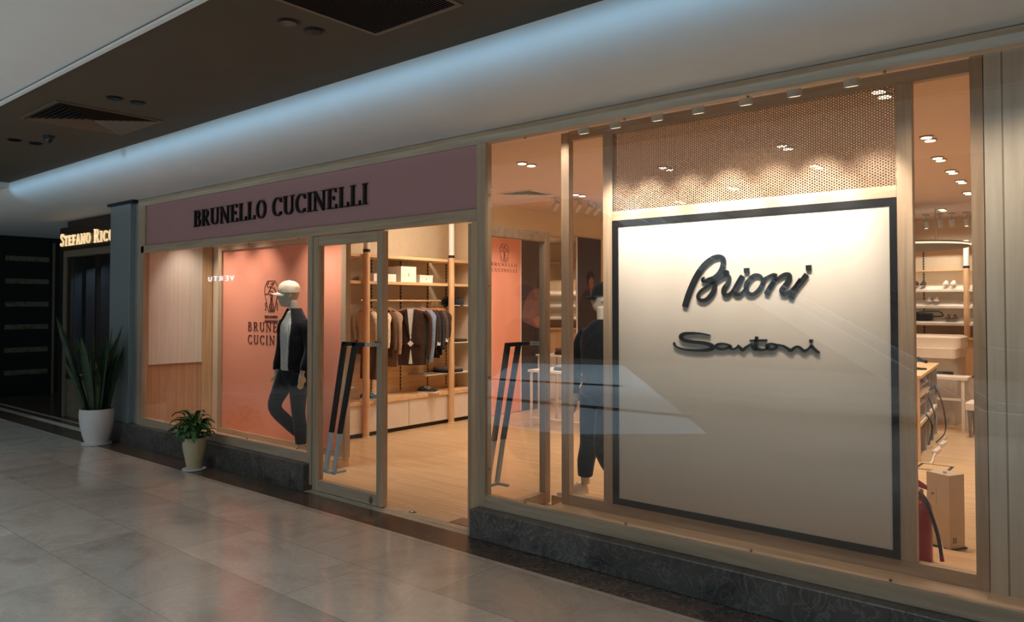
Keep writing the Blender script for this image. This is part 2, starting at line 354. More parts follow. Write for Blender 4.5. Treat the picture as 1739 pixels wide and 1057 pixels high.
def text_mb(mb, txt, x0, x1, z0, z1, d0, d1, gap=0.06, axis=1, caps=None, wt=1.0):
    """letters fitted between x0..x1 and z0..z1; caps: relative height per letter"""
    hs = [(caps[i] if caps else 1.0) for i in range(len(txt))]
    tot = sum((GL[c][0] * h if c != ' ' else 0.45) for c, h in zip(txt, hs)) + gap * (len(txt) - 1)
    k = (x1 - x0) / tot; H = z1 - z0; cx = 0
    for c, h in zip(txt, hs):
        if c == ' ': cx += 0.45 + gap; continue
        w, strokes = GL[c]
        for pts, wd in strokes:
            sc = min(abs(k), H) ; PP = [(x0 + (cx + a * h) * k, z0 + b * h * H) for a, b in pts]
            # widths keep the mean of both scales
            q = (abs(k) + H) / 2 * h
            ww = [v * q for v in wd] if isinstance(wd, list) else wd * q
            if isinstance(wd, (int, float)) and len(pts) == 2:
                vert = abs(pts[0][0] - pts[1][0]) < 0.01; ww = wd * h * (abs(k) if vert else (H if abs(pts[0][1] - pts[1][1]) < 0.01 else q))
            mb.ribbon(PP, [v * wt for v in ww] if isinstance(ww, list) else ww * wt, d0, d1, axis)
        cx += w * h + gap
    return mb
# ================================================================== SETTING
M['darkwall'] = plain('dark_brown_wall', (58, 52, 48), 0.7)
# ---- mall floor and ceilings
struct('floor', MB().box(-22, 5, -12, 3.905, -0.1, 0), M['floor'])
f2 = struct('floor', MB().box(-22, 5, 3.905, 4.205, -0.1, 0), M['emperador'])
struct('floor', MB().box(-22, 5, 4.205, 4.325, -0.1, 0.0), M['inlay'])
struct('floor', MB().box(-9.72, 1.2, 4.325, 16.2, -0.1, 0), M['shopfloor'])
struct('floor', MB().box(-22, -9.72, 4.325, 9, -0.1, 0), M['emperador'])
# white bulkhead over the shopfronts, its outer edge rolled upwards
def rail(prof, x0, x1, mat, name):
    rs = [[(x, y, z) for y, z in prof] for x in (x0, x1)]
    mb = MB().rings(rs); return struct(name, mb, mat, smooth=True)
prof = [(4.36, 3.095), (4.1, 3.095)] + [(4.1 - .70 * math.sin(math.radians(a)), 3.345 - .25 * math.cos(math.radians(a))) for a in range(6, 91, 6)] + [(3.40, 3.50), (4.36, 3.50)]
rail(prof, -22, 5, M['soffit'], 'ceiling')
# inner mall ceiling: white field, brown coffer
struct('ceiling', MB().box(-11.6, 5, 1.98, 4.3, 3.40, 3.46), M['darkceil'])
pr2 = [(1.98, 3.40), (1.98, 3.62), (-0.6, 3.62), (-0.6, 3.38), (1.5, 3.38), (1.85, 3.385)]
rail(pr2, -22, 5, M['soffit'], 'ceiling')
struct('ceiling', MB().box(-22, -11.6, 1.98, 3.9, 3.34, 3.46), M['soffit'])
struct('ceiling', MB().box(-17, -9.75, 4.36, 9, 3.095, 3.5), M['soffit'])
# back of the mall opposite and the two ends
struct('wall_south', MB().box(-22, 5, -12.2, -12, -0.1, 9), M['darkwall'])
struct('wall_west', MB().box(-17.3, -17.0, 1.0, 9, -0.1, 9).box(-22.3, -22, -12, 1.0, -0.1, 9), M['darkwall'])
struct('wall_east', MB().box(5, 5.2, -12, 9, -0.1, 9), M['soffit'])
struct('trim_9', MB().box(-22, 5, -0.72, -0.6, 3.38, 9), M['soffit'])
struct('floor', MB().prism([(-14.5, -9.0), (-11.5, -10.4), (-4.5, -1.0), (-6.0, 0.3), (-8.5, 0.3)], 0.0, 0.004, axis=2), plain('skylit_patch_paint', (225, 225, 222), 0.35))  # pale colour stands in for the skylit stretch of floor
struct('trim_12', MB().prism([(-14.0, -4.6), (-8.6, -5.6), (-8.5, -5.3), (-13.9, -4.2)], 0.004, 0.007, axis=2).prism([(-10.0, -2.2), (-5.4, -2.5), (-5.3, -2.2), (-9.9, -1.9)], 0.004, 0.007, axis=2), M['black'])

# ---- plinths and pillar
struct('baseboard_left', MB().box(-10.55, -6.05, 4.205, 4.345, 0, 0.25), M['plinth'], bev=0.006)
struct('baseboard_right', MB().box(-3.885, 1.2, 4.175, 4.345, 0, 0.215), M['plinth'], bev=0.006)
p = struct('wall_pillar', MB().box(-10.45, -9.86, 4.235, 4.6, 0.25, 3.06).box(-9.86, -9.72, 4.30, 4.6, 0.25, 3.06), M['pillar'], bev=0.004)
struct('trim_1', MB().box(-10.49, -9.73, 4.205, 4.6, 3.06, 3.10), M['black'])

# ---- shopfront frame (pale oak)
F0, F1 = 4.27, 4.345
struct('trim_2', MB().box(-9.72, 1.2, F0, F1, 3.0, 3.09), M['oakx'], bev=0.003)
struct('trim_3', MB().box(-9.63, -3.9, F0, F1, 2.412, 2.50), M['oakx'], bev=0.003)
w1 = thing('window_1', loc=(-7.8, 4.3, 0.25), kind='structure')
MB().box(-9.72, -9.55, F0, F1, 0.25, 3.0).box(-6.09, -6.015, F0, F1, 0.05, 2.412).build('window_frame', M['oakz'], w1, bev=0.003)
MB().box(-9.55, -6.09, F0, F1, 0.25, 0.345).build('window_sill', M['oakx'], w1, bev=0.003)
MB().box(-9.55, -6.09, 4.285, 4.295, 0.345, 2.412).build('window_pane', M['glass'], w1)
w2 = thing('window_2', loc=(-1.5, 4.3, 0.215), kind='structure')
MB().box(-3.9, -3.81, F0, F1, 0.215, 3.0).build('window_frame', M['oakz'], w2, bev=0.003)
MB().box(-3.81, 1.2, F0, F1, 0.215, 0.305).build('window_sill', M['oakx'], w2, bev=0.003)
MB().box(-3.81, 1.2, 4.285, 4.295, 0.305, 3.0).build('window_pane', M['glass'], w2)
mb = MB()
for x in (-3.45, -2.6, -1.75, -1.0, -0.3):
    for z in (0.312, 2.993): mb.tube([(x, 4.31, z - 0.006), (x, 4.31, z + 0.006)], 0.008, 8)
for z in (0.5, 1.2, 1.9, 2.6): mb.tube([(-3.803, 4.312, z), (-3.796, 4.312, z)], 0.008, 8)
mb.build('glazing_screws', M['brass'], w2)
mb = MB()
for x in (-9.0, -8.1, -7.2, -6.3):
    for z in (0.352, 2.405): mb.tube([(x, 4.31, z - 0.006), (x, 4.31, z + 0.006)], 0.008, 8)
mb.build('glazing_screws', M['brass'], w1)

# ---- glazed entrance leaves
def leaf(name, loc, rz, label, out):
    d = thing(name, label, None, loc, rz, kind='structure')
    # local: hinge at x=0, leaf runs to +x (1 m), outer face at y=0
    MB().box(0.0, 0.085, 0, 0.065, 0.012, 2.402).box(0.925, 1.0, 0, 0.065, 0.012, 2.402).build('door_frame', M['oakz'], d, bev=0.003, world=False)
    MB().box(0.085, 0.925, 0, 0.065, 2.315, 2.402).box(0.085, 0.925, 0, 0.065, 0.012, 0.112).build('door_rail', M['oakx'], d, bev=0.003, world=False)
    MB().box(0.085, 0.925, 0.022, 0.034, 0.112, 2.315).build('door_pane', M['glass'], d, world=False)
    h = MB()
    y0, y1 = -0.115, -0.085
    h.prism([(0.585, 1.43), (0.64, 1.43), (0.455, 0.61), (0.405, 0.61)], y0, y1)
    h.prism([(0.735, 1.43), (0.79, 1.43), (0.575, 0.61), (0.525, 0.61)], y0, y1)
    h.box(0.60, 0.90, y0, y1, 1.395, 1.43)
    hh = h.build('handle', M['black'], d, bev=0.004, world=False)
    q = MB()
    q.prism([(0.405, 0.61), (0.455, 0.61), (0.37, 0.245), (0.325, 0.245)], y0 + .003, y1 - .003)
    q.prism([(0.525, 0.61), (0.575, 0.61), (0.49, 0.245), (0.445, 0.245)], y0 + .003, y1 - .003)
    q.box(0.335, 0.485, y0 + .003, y1 - .003, 0.235, 0.262)
    q.box(0.90, 0.975, y0 + .003, y1 - .003, 1.397, 1.428).box(0.945, 0.975, y1 - .003, 0.0, 1.397, 1.428).box(0.455, 0.478, y1 - .003, 0.03, 0.24, 0.262)
    q.build('handle_ends', M['handlewhite'], hh, bev=0.004, world=False)
    k = MB().lathe([(0.014, -0.012), (0.016, -0.008), (0.016, 0)], n=14)
    k.v = [(0.86 + a, c - 0.002 if c < 0 else 0.004, 0.058 + b * 2.0) for a, b, c in k.v]
    k.build('lock', M['greymetal'], d, world=False)
    return d
leaf('door_1', (-6.0, 4.27, 0), 0, None, 1)
leaf2 = leaf('door_2', (-4.055, 4.34, 0), 0, None, 1)
# second leaf stands open, swung inwards a quarter turn about its hinge
leaf2.scale = (1, 1, 1)
for ch in kids(leaf2):
    me = ch.data
    def fix(me): 
        for v in me.vertices:
            x, y, z = v.co; v.co = (y, x, z)
        me.flip_normals()
    fix(me)
    for g2 in kids(ch): fix(g2.data)
struct('trim_4', MB().box(-6.015, -3.9, 4.27, 4.345, -0.02, 0.004), M['inlay'])
struct('trim_5', MB().box(-3.98, -3.9, 4.30, 4.345, 0.0, 2.412), M['warmz'])

# ---- shop shell
struct('wall_left', MB().box(-9.75, -9.6, 4.345, 5.22, 0, 3.37), M['leftwall'])
struct('wall_left', MB().box(-9.75, -8.35, 5.22, 5.32, 0, 3.37), M['shopwall'])
struct('wall_left', MB().box(-8.45, -8.35, 5.32, 8.62, 0, 3.37), M['shopwall'])
struct('wall_left', MB().box(-8.45, -7.87, 8.62, 16.2, 0, 3.37), M['shopwall'])
struct('wall_back', MB().box(-7.9, 1.2, 15.95, 16.1, 0, 3.37), M['shopwall'])
struct('wall_right', MB().box(1.05, 1.2, 4.345, 16.2, 0, 3.37), M['shopwall'])
struct('ceiling', MB().box(-9.75, 1.2, 4.345, 16.2, 3.37, 3.47), M['shopceil'])
struct('wall_front', MB().box(-9.72, 1.2, 4.345, 4.42, 3.05, 3.37).box(-9.63, -3.9, 4.345, 4.40, 2.45, 3.05), M['shopwall'])
struct('trim_6', MB().box(-9.6, -9.585, 5.07, 5.20, 0.1, 3.3), M['warmz'])
struct('trim_7', MB().box(-9.598, -9.585, 4.36, 5.065, 1.0, 2.9), M['whiteboard'])
# display plinths behind the glass
struct('trim_8', MB().box(-9.6, -6.62, 4.345, 5.19, 0, 0.10), M['warmx'], bev=0.003)
struct('trim_10', MB().box(-3.72, -0.655, 4.345, 5.19, 0, 0.10).box(-0.655, 1.05, 4.345, 5.10, 0, 0.10), M['oakx'], bev=0.003)
struct('trim_11', MB().box(-3.95, -0.75, 5.30, 5.85, 0, 0.09), M['warmx'], bev=0.003)
struct('wall_right', MB().box(-0.655, 1.05, 5.10, 5.18, 0.10, 3.37), M['boards'])

struct('trim_17', MB().box(-12, 1, 1.965, 1.995, 3.366, 3.382), M['soffit'])  # added strip serving as housing for the added bulkhead lamp
# ================================================================== FASCIA
fb = thing('fascia_sign', 'mauve fascia board above the entrance with black raised serif capitals', 'shop sign', (-6.8, 4.30, 2.5))
MB().box(-9.63, -3.9, 4.293, 4.345, 2.50, 3.0).build('board', M['mauve'], fb)
for wd_, a_, b_ in (('BRUNELLO', -8.315, -6.82), ('CUCINELLI', -6.72, -5.215)): text_mb(MB(), wd_, a_, b_, 2.650, 2.838, 4.268, 4.293, wt=.8).build('lettering', M['blackletter'], fb)
MB().box(-9.55, -9.52, 4.27, 4.293, 2.50, 3.0).build('edge_strip', M['oakz'], fb)

# ================================================================== DISPLAY SCREENS
SCRIPT = [([(-2.56,1.74),(-2.54,1.804),(-2.506,1.887),(-2.463,1.97),(-2.404,2.046),(-2.339,2.092),(-2.286,2.103),(-2.258,2.079),(-2.262,2.027),(-2.287,1.983),(-2.328,1.952),(-2.376,1.941),(-2.415,1.925),(-2.421,1.944),(-2.404,1.957)],[0.0455,0.0455,0.0435,0.0414,0.0393,0.0352,0.0311,0.0373,0.0393,0.0373,0.0311,0.0207,0.0145,0.0145,0.0104]),([(-2.417,1.925),(-2.376,1.919),(-2.338,1.917),(-2.324,1.885),(-2.341,1.842),(-2.387,1.796),(-2.436,1.79),(-2.457,1.818),(-2.434,1.857),(-2.376,1.895),(-2.318,1.923),(-2.274,1.948),(-2.241,1.966)],[0.0141,0.0141,0.0241,0.0342,0.0342,0.0281,0.0261,0.0221,0.0181,0.0161,0.0161,0.0161,0.0201]),([(-2.237,1.978),(-2.233,1.964),(-2.241,1.974)],[0.0331,0.0331,0.0292]),([(-2.235,1.973),(-2.215,1.956),(-2.214,1.93),(-2.234,1.899),(-2.255,1.867),(-2.254,1.835),(-2.228,1.825),(-2.196,1.849),(-2.16,1.901),(-2.122,1.956)],[0.0215,0.0234,0.0254,0.0293,0.0332,0.0332,0.0273,0.0176,0.0234,0.0293]),([(-2.114,1.961),(-2.142,1.913),(-2.168,1.868),(-2.17,1.838),(-2.143,1.83),(-2.115,1.848),(-2.086,1.881)],[0.0344,0.0363,0.0363,0.0325,0.0248,0.0172,0.0134]),([(-2.105,1.996),(-2.066,1.997)],[0.0344,0.0344]),([(-1.97,1.93),(-1.991,1.958),(-2.029,1.962),(-2.066,1.932),(-2.09,1.89),(-2.082,1.843),(-2.044,1.829),(-2.004,1.855),(-1.976,1.893),(-1.963,1.929),(-1.93,1.952),(-1.895,1.963),(-1.877,1.955)],[0.0149,0.0205,0.0242,0.0298,0.0335,0.0316,0.0242,0.026,0.0298,0.0242,0.0149,0.0205,0.0242]),([(-1.882,1.957),(-1.896,1.914),(-1.924,1.869),(-1.947,1.828)],[0.0237,0.0328,0.0346,0.0364]),([(-1.924,1.869),(-1.885,1.919),(-1.834,1.957),(-1.795,1.96),(-1.787,1.934),(-1.812,1.89),(-1.839,1.856),(-1.831,1.831),(-1.799,1.836),(-1.759,1.873),(-1.714,1.928)],[0.0147,0.0166,0.0221,0.0313,0.0331,0.035,0.035,0.0294,0.0221,0.0166,0.0239]),([(-1.673,1.958),(-1.71,1.91),(-1.75,1.857),(-1.781,1.8)],[0.0334,0.0334,0.0334,0.0352]),([(-1.678,2.001),(-1.642,2.003)],[0.0352,0.0352]),([(-2.361,1.535),(-2.425,1.545),(-2.504,1.547),(-2.569,1.54),(-2.596,1.518),(-2.569,1.494),(-2.494,1.483),(-2.415,1.478),(-2.356,1.465),(-2.339,1.446),(-2.374,1.429),(-2.458,1.422),(-2.553,1.424),(-2.624,1.44),(-2.651,1.461),(-2.645,1.473)],[0.008,0.012,0.018,0.024,0.028,0.026,0.024,0.026,0.028,0.028,0.024,0.018,0.014,0.012,0.012,0.014]),([(-2.217,1.469),(-2.257,1.477),(-2.302,1.472),(-2.319,1.454),(-2.293,1.438),(-2.242,1.442),(-2.207,1.466),(-2.21,1.448),(-2.183,1.442),(-2.148,1.462)],[0.0116,0.0135,0.0174,0.0212,0.0174,0.0135,0.0154,0.0193,0.0154,0.0135]),([(-2.155,1.471),(-2.132,1.448),(-2.118,1.439),(-2.085,1.464),(-2.058,1.476),(-2.038,1.449),(-2.013,1.447)],[0.0134,0.0211,0.0211,0.0154,0.0154,0.0211,0.0211]),([(-2.016,1.535),(-2.024,1.496),(-2.022,1.459),(-1.992,1.444),(-1.948,1.451),(-1.934,1.475)],[0.0206,0.0224,0.0243,0.0206,0.0131,0.0112]),([(-2.068,1.506),(-2.007,1.508),(-1.945,1.511)],[0.0095,0.0151,0.0151]),([(-1.888,1.484),(-1.92,1.488),(-1.948,1.473),(-1.939,1.453),(-1.907,1.449),(-1.881,1.464),(-1.886,1.482),(-1.856,1.481),(-1.832,1.477)],[0.0145,0.0145,0.0181,0.0181,0.0163,0.0181,0.0145,0.0109,0.0109]),([(-1.835,1.478),(-1.802,1.458),(-1.782,1.448),(-1.753,1.471),(-1.727,1.472),(-1.694,1.448),(-1.667,1.463),(-1.646,1.483)],[0.0127,0.02,0.0218,0.0146,0.0164,0.02,0.0127,0.02]),([(-1.648,1.487),(-1.629,1.464),(-1.597,1.439)],[0.0175,0.0192,0.014]),([(-1.66,1.516),(-1.638,1.514)],[0.0209,0.0209])]
CREST =  [[(-8.128,2.051),(-7.961,2.049)],[(-8.122,2.049),(-8.155,2.016),(-8.182,1.979),(-8.185,1.894),(-8.143,1.782),(-8.102,1.677),(-7.979,1.679),(-7.943,1.781),(-7.902,1.891),(-7.898,1.974),(-7.934,2.018),(-7.963,2.048)],[(-8.187,1.892),(-7.897,1.892)],[(-8.098,2.031),(-8.122,2.015),(-8.134,1.992),(-8.121,1.974),(-8.097,1.971),(-8.073,1.987),(-8.053,1.97),(-8.037,1.99),(-8.053,2.014),(-8.026,2.023),(-7.972,2.032),(-8.008,2.01),(-8.025,1.983)],[(-8.053,1.97),(-8.007,1.969),(-7.971,1.939),(-7.933,1.895)],[(-8.108,1.896),(-8.085,1.937),(-8.053,1.97)],[(-8.078,1.916),(-8.052,1.929),(-8.024,1.928),(-8.006,1.912),(-8.016,1.894)],[(-7.983,1.969),(-7.953,1.928),(-7.921,1.894)],[(-8.071,1.876),(-8.008,1.877)],[(-8.063,1.872),(-8.059,1.842),(-8.017,1.842),(-8.013,1.872)],[(-8.051,1.842),(-8.057,1.795),(-8.067,1.768),(-8.081,1.741),(-8.085,1.707)],[(-8.027,1.842),(-8.017,1.795),(-8.007,1.768),(-7.995,1.741),(-7.989,1.707)],[(-8.039,1.869),(-8.037,1.707)],[(-8.076,1.768),(-8.004,1.769)],[(-8.085,1.734),(-7.99,1.736)],[(-8.085,1.707),(-7.989,1.709)],[(-8.092,1.692),(-7.982,1.694)],[(-8.143,1.795),(-8.173,1.775),(-8.175,1.754),(-8.146,1.751),(-8.167,1.734),(-8.151,1.714),(-8.177,1.7),(-8.16,1.692)],[(-7.943,1.794),(-7.907,1.774),(-7.904,1.754),(-7.933,1.751),(-7.912,1.734),(-7.927,1.714),(-7.899,1.701),(-7.918,1.693)]]
sc = thing('display_screen', 'oak framed screen with ivory panel, black border and two black script names', 'display screen', (-2.2, 5.13, 0.10))
Y0, Y1 = 5.10, 5.165
each('post', M['oakz'], sc, [(-3.695, -3.615, Y0, Y1, 0.10, 3.20), (-3.28, -3.19, Y0, Y1, 0.185, 3.13), (-1.125, -1.035, Y0, Y1, 0.185, 3.13), (-0.725, -0.66, Y0 - .002, Y1, 0.10, 3.37)], bev=0.002)
each('rail', M['oakx'], sc, [(-3.615, -0.725, Y0 + .001, Y1, 0.10, 0.185), (-3.615, -0.725, Y0 + .001, Y1, 3.13, 3.21), (-3.19, -1.125, Y0 + .001, Y1, 2.425, 2.50)], bev=0.002)
MB().box(-3.19, -1.125, 5.115, 5.118, 2.50, 3.13).build('perforated_sheet', M['perf'], sc)
MB().box(-3.19, -1.125, 5.092, 5.15, 0.185, 0.235).box(-3.19, -1.125, 5.092, 5.15, 2.378, 2.425).box(-3.19, -3.135, 5.092, 5.15, 0.235, 2.378).box(-1.165, -1.125, 5.092, 5.15, 0.235, 2.378).build('panel_border', M['black'], sc)
pn = MB().box(-3.135, -1.165, 5.10, 5.15, 0.235, 2.378).build('panel', M['panel'], sc)
for part_ in (SCRIPT[:10], SCRIPT[10:]):
    mb = MB()
    for pts, w in part_:
        q = smoothpts([(a, b, c) for (a, b), c in zip(pts, w)], 4)
        mb.ribbon([(a, b) for a, b, c in q], [max(c, 0.003) for a, b, c in q], 5.088, 5.10)
    if part_ is SCRIPT[:10] or len(part_) == 10:
        cx_, cz_ = SCRIPT[2][0][0]; mb.prism([(cx_ + .022 * math.cos(k * PI / 8), cz_ + .005 + .022 * math.sin(k * PI / 8)) for k in range(16)], 5.088, 5.10)
    mb.build('script_lettering', M['letterside'], pn)

sl = thing('display_screen', 'oak framed screen with salmon panel, printed crest and brown capitals', 'display screen', (-7.9, 5.13, 0.10))
each('post', M['oakz'], sl, [(-9.25, -9.165, Y0, Y1, 0.10, 2.62), (-6.66, -6.575, Y0, Y1, 0.10, 2.62)], bev=0.002)
each('rail', M['oakx'], sl, [(-9.165, -6.66, Y0, Y1, 2.465, 2.62), (-9.165, -6.66, Y0, Y1, 0.10, 0.165)], bev=0.002)
ps = MB().box(-9.165, -6.66, 5.125, 5.15, 0.165, 2.465).build('panel', M['salmon'], sl)
def crest_mb(mb, y0, y1, axis=1, f=None, w=0.0045):
    for pl in CREST:
        pp = [f(p) if f else p for p in pl]
        mb.ribbon(pp, w, y0, y1, axis)
    return mb
crest_mb(MB(), 5.119, 5.125).build('printed_crest', M['ink'], ps)
mb = MB()
text_mb(mb, 'SOLOMEO', -8.185, -7.905, 1.600, 1.628, 5.119, 5.125); text_mb(mb, 'ADMCCCXCI', -8.185, -7.905, 1.545, 1.572, 5.119, 5.125)
mb.build('printed_small_text', M['ink'], ps)
mb = MB()
text_mb(mb, 'BRUNELLO', -8.56, -7.53, 1.435, 1.545, 5.119, 5.125, gap=0.24, wt=.8); text_mb(mb, 'CUCINELLI', -8.56, -7.53, 1.275, 1.385, 5.119, 5.125, gap=0.22, wt=.8)
mb.build('printed_name', M['ink'], ps)

# window spotlights on a track above the ivory screen
tr_ = thing('lighting_track', 'white ceiling track above the ivory screen carrying seven spotlights', 'light track', (-2.2, 4.62, 3.37))
MB().box(-3.6, -0.6, 4.60, 4.64, 3.26, 3.30).build('rail', M['white'], tr_)
mb = MB()
for x in (-3.4, -2.2, -0.9): MB().tube([(x, 4.62, 3.30), (x, 4.62, 3.37)], 0.008, 8).build('hanger', M['white'], tr_)
hp = None
M['spotglow'] = glow('lamp_lens', (255, 222, 180), 1.6)
M['spotwhite'] = plain('white_lamp_housing', (205, 205, 200), 0.5, var=0.02)
PL = ['first of seven from the door', 'second from the door', 'third from the door', 'middle one of seven', 'third from the far right', 'second from the far right', 'last of seven, nearest the viewer']
for i, x in enumerate((-3.145, -2.868, -2.529, -2.221, -1.895, -1.585, -1.254)):
    if hp is None:
        hp = thing('spotlight', 'w', 'spotlight', (x, 4.62, 3.10), 0, 'window track spotlights')
        d_ = Vector((0.0, 0.22, -0.97)).normalized()
        c0 = Vector((x, 4.62, 3.10)); b_ = MB(); a_ = c0 - d_ * 0.075; e_ = c0 + d_ * 0.065
        b_.tube([a_, a_ + d_ * 0.01, e_], 0.042, 18, rr=[0.036, 0.043, 0.043]); b_.build('lamp_head', M['spotwhite'], hp, smooth=True)
        MB().tube([e_ - d_ * 0.002, e_ + d_ * 0.001], 0.034, 16).build('lens', M['spotglow'], hp)
        MB().box(x - .012, x + .012, 4.608, 4.632, 3.13, 3.262).build('bracket', M['spotwhite'], hp)
        r = hp
    else: r = dup(hp, (x, 4.62, 3.10))
    r['label'] = 'white cylinder spotlight over the ivory screen, ' + PL[i]
    lamp('SPOT', 'track_and_fill_beam', (x, 4.68, 3.01), (80, 130, 110, 150, 110, 150, 80)[i], WARM2, aim=(x, 5.09, 2.38), size=0.03, angle=52, blend=0.9)
for x in (-3.42, -2.04, -.95, -.3): lamp('SPOT', 'track_and_fill_beam', (x, 4.50, 3.05), 28, WARM, aim=(x, 4.95, 1.4), size=0.04, angle=125, blend=0.9)  # wide fill without fixtures, added to warm the posts and display plinth
for x in (-9.25, -8.75, -8.2, -7.1, -6.7): lamp('SPOT', 'track_and_fill_beam', (x, 4.62, 2.9), 62, WARM2, aim=(x, 5.06, 1.2), size=0.04, angle=80, blend=0.9)
lamp('SPOT', 'track_and_fill_beam', (-3.66, 4.75, 3.26), 30, WARM2, aim=(-3.66, 5.06, 2.9), size=0.03, angle=52, blend=0.9)

# ================================================================== MANNEQUINS
M['shell'] = plain('mannequin_shell', (196, 190, 176), 0.5, var=0.02)
M['navy'] = fabric('navy_wool', (20, 22, 30)); M['tee'] = fabric('pale_tee', (214, 216, 214), var=0.06)
M['denim'] = fabric('dark_denim', (22, 29, 42), scale=120); M['cap'] = fabric('stone_cap', (226, 212, 192), var=0.06)
M['blackcap'] = fabric('black_cap', (18, 18, 20)); M['navyknit'] = fabric('dark_knit', (18, 22, 32)); M['darktrouser'] = fabric('dark_trousers', (18, 22, 34))
M['sneaker'] = plain('cream_leather', (212, 202, 184), 0.55); M['sole'] = plain('white_rubber', (224, 222, 214), 0.6); M['soledark'] = plain('dark_heel', (60, 50, 42), 0.6)
def ell(c, rx, ry, n=20, tilt=0, sq=2.0):
    out = []
    for k in range(n):
        a = 2 * PI * k / n; ca, sa = math.cos(a), math.sin(a)
        x = rx * math.copysign(abs(ca) ** (2 / sq), ca); y = ry * math.copysign(abs(sa) ** (2 / sq), sa)
        out.append((c[0] + x, c[1] + y, c[2] + tilt * x))
    return out
def torso(mb, rows, n=24, sq=2.3):
    """rows: (x, y, z, half width, half depth)"""
    return mb.rings([ell((x, y, z), a, b, n, 0, sq) for x, y, z, a, b in smoothpts(rows, 4)])
def limb(mb, rows, n=14):
    """rows: (x, y, z, r)"""
    q = smoothpts(rows, 4); return mb.tube([(a, b, c) for a, b, c, r in q], 0, n, rr=[r for a, b, c, r in q])
def hand(mb, w, d, s=1, thumb=1, side=Vector((0, 1, 0))):
    """hand hanging from wrist w along d: palm, four curled fingers of different length, thumb off the side of the palm"""
    w = Vector(w); d = Vector(d).normalized(); side = (side - d * side.dot(d)).normalized(); nrm = d.cross(side)
    mb.tube([w, w + d * .03, w + d * .07, w + d * .095], 0, 12, rr=[(.021, .026), (.018, .036), (.016, .042), (.013, .040)])
    for k, (o, l) in enumerate(((.030, .070), (.011, .080), (-.009, .074), (-.028, .058))):
        b = w + d * .088 + side * o * s
        mb.tube([b, b + d * l * .4 + nrm * .004, b + d * l * .75 + nrm * .016, b + d * l * .95 + nrm * .030], 0, 8, rr=[.0095, .009, .0082, .0065])
    b = w + d * .035 + side * .034 * s
    mb.tube([b, b + d * .025 + side * .018 * s + nrm * .008, b + d * .055 + side * .022 * s + nrm * .016], 0, 8, rr=[.012, .0105, .0085])
    return mb
def head(mb, c, yaw, h=0.235):
    """egg shaped mannequin head with brow, nose and chin; c = centre, yaw = facing about z, 0 faces -y"""
    k = h / 0.235; rows = [(-.118, .018, .022, -.030), (-.108, .038, .045, -.026), (-.088, .052, .066, -.018), (-.055, .063, .083, -.006), (-.02, .071, .093, .002), (.02, .076, .098, .006), (.055, .074, .096, .008), (.085, .062, .082, .010), (.106, .038, .052, .010), (.117, .012, .016, .010)]
    R_ = Matrix.Rotation(yaw, 3, 'Z'); rs = []
    for z, a, b, oy in rows:
        ring = []
        for i in range(24):
            t = 2 * PI * i / 24; x = a * math.cos(t); y = b * math.sin(t) + oy
            f = max(0, -math.sin(t)) ** 24
            y -= f * {True: 0.016 * math.exp(-((z + .022) / .016) ** 2) + 0.007 * math.exp(-((z + .058) / .010) ** 2), False: 0}[True]
            e = sum(math.exp(-((x - sx * .03) / .013) ** 2) for sx in (-1, 1)) * math.exp(-((z - .008) / .012) ** 2) * (1 if math.sin(t) < 0 else 0)
            y += 0.008 * e
            ring.append(Vector(c) + R_ @ Vector((x * k, y * k, z * k)))
        rs.append(ring)
    mb.rings(rs)
    for sx in (-1, 1):
        q = [R_ @ Vector((sx * .074, .012 + dy, z)) * k + Vector(c) for z, dy in ((-.035, 0), (-.015, .012), (.012, .016), (.022, .004))]
        mb.tube(q, 0, 8, rr=[.005, .008, .009, .005])
    return mb
def cap(name, mat, c, yaw, parent, k=1.0):
    R_ = Matrix.Rotation(yaw, 3, 'Z') * k; C_ = Vector(c); mb = MB(); rs = []
    for z, s in ((0.0, 1.0), (.03, 1.0), (.06, .95), (.085, .82), (.105, .6), (.116, .34), (.12, .05)):
        rs.append([C_ + R_ @ Vector((.086 * s * math.cos(2 * PI * k / 24), .108 * s * math.sin(2 * PI * k / 24) + .006, z)) for k in range(24)])
    mb.rings(rs)
    o = mb.build(name, mat, parent, smooth=True)
    b = MB(); top = []; bot = []
    for r in range(5):
        t = r / 4; row = []; 
        for k in range(13):
            u = -1 + k / 6; x = u * (.080 - .012 * t); y = -.085 * math.sqrt(max(0, 1 - (u * .93) ** 2)) * (1 if r else 0.95) - t * .085 * math.sqrt(max(0, 1 - u * u * .92)); z = .006 - .022 * abs(u) ** 2 - .018 * t
            row.append((x, y, z))
        top.append(row)
    for off in (0.0, -.004):
        for row in top: pass
    n = 13; vs = []
    for off in (0.0, -.005):
        for row in top: vs += [C_ + R_ @ Vector((x, y, z + off)) for x, y, z in row]
    fs = []; K = 5 * n
    for r in range(4):
        for k in range(n - 1):
            a = r * n + k; fs.append((a, a + 1, a + n + 1, a + n)); fs.append((K + a, K + a + n, K + a + n + 1, K + a + 1))
    rim = [k for k in range(n)] + [r * n + n - 1 for r in range(1, 5)] + [4 * n + k for k in range(n - 2, -1, -1)] + [r * n for r in range(3, 0, -1)]
    for i in range(len(rim)): a, b2 = rim[i], rim[(i + 1) % len(rim)]; fs.append((a, b2, K + b2, K + a))
    b.add(vs, fs); b.build('brim', mat, o, smooth=True)
    MB().tube([C_ + R_ @ Vector((0, .006, .117)), C_ + R_ @ Vector((0, .006, .126))], .009, 10).build('button', mat, o)
    return o
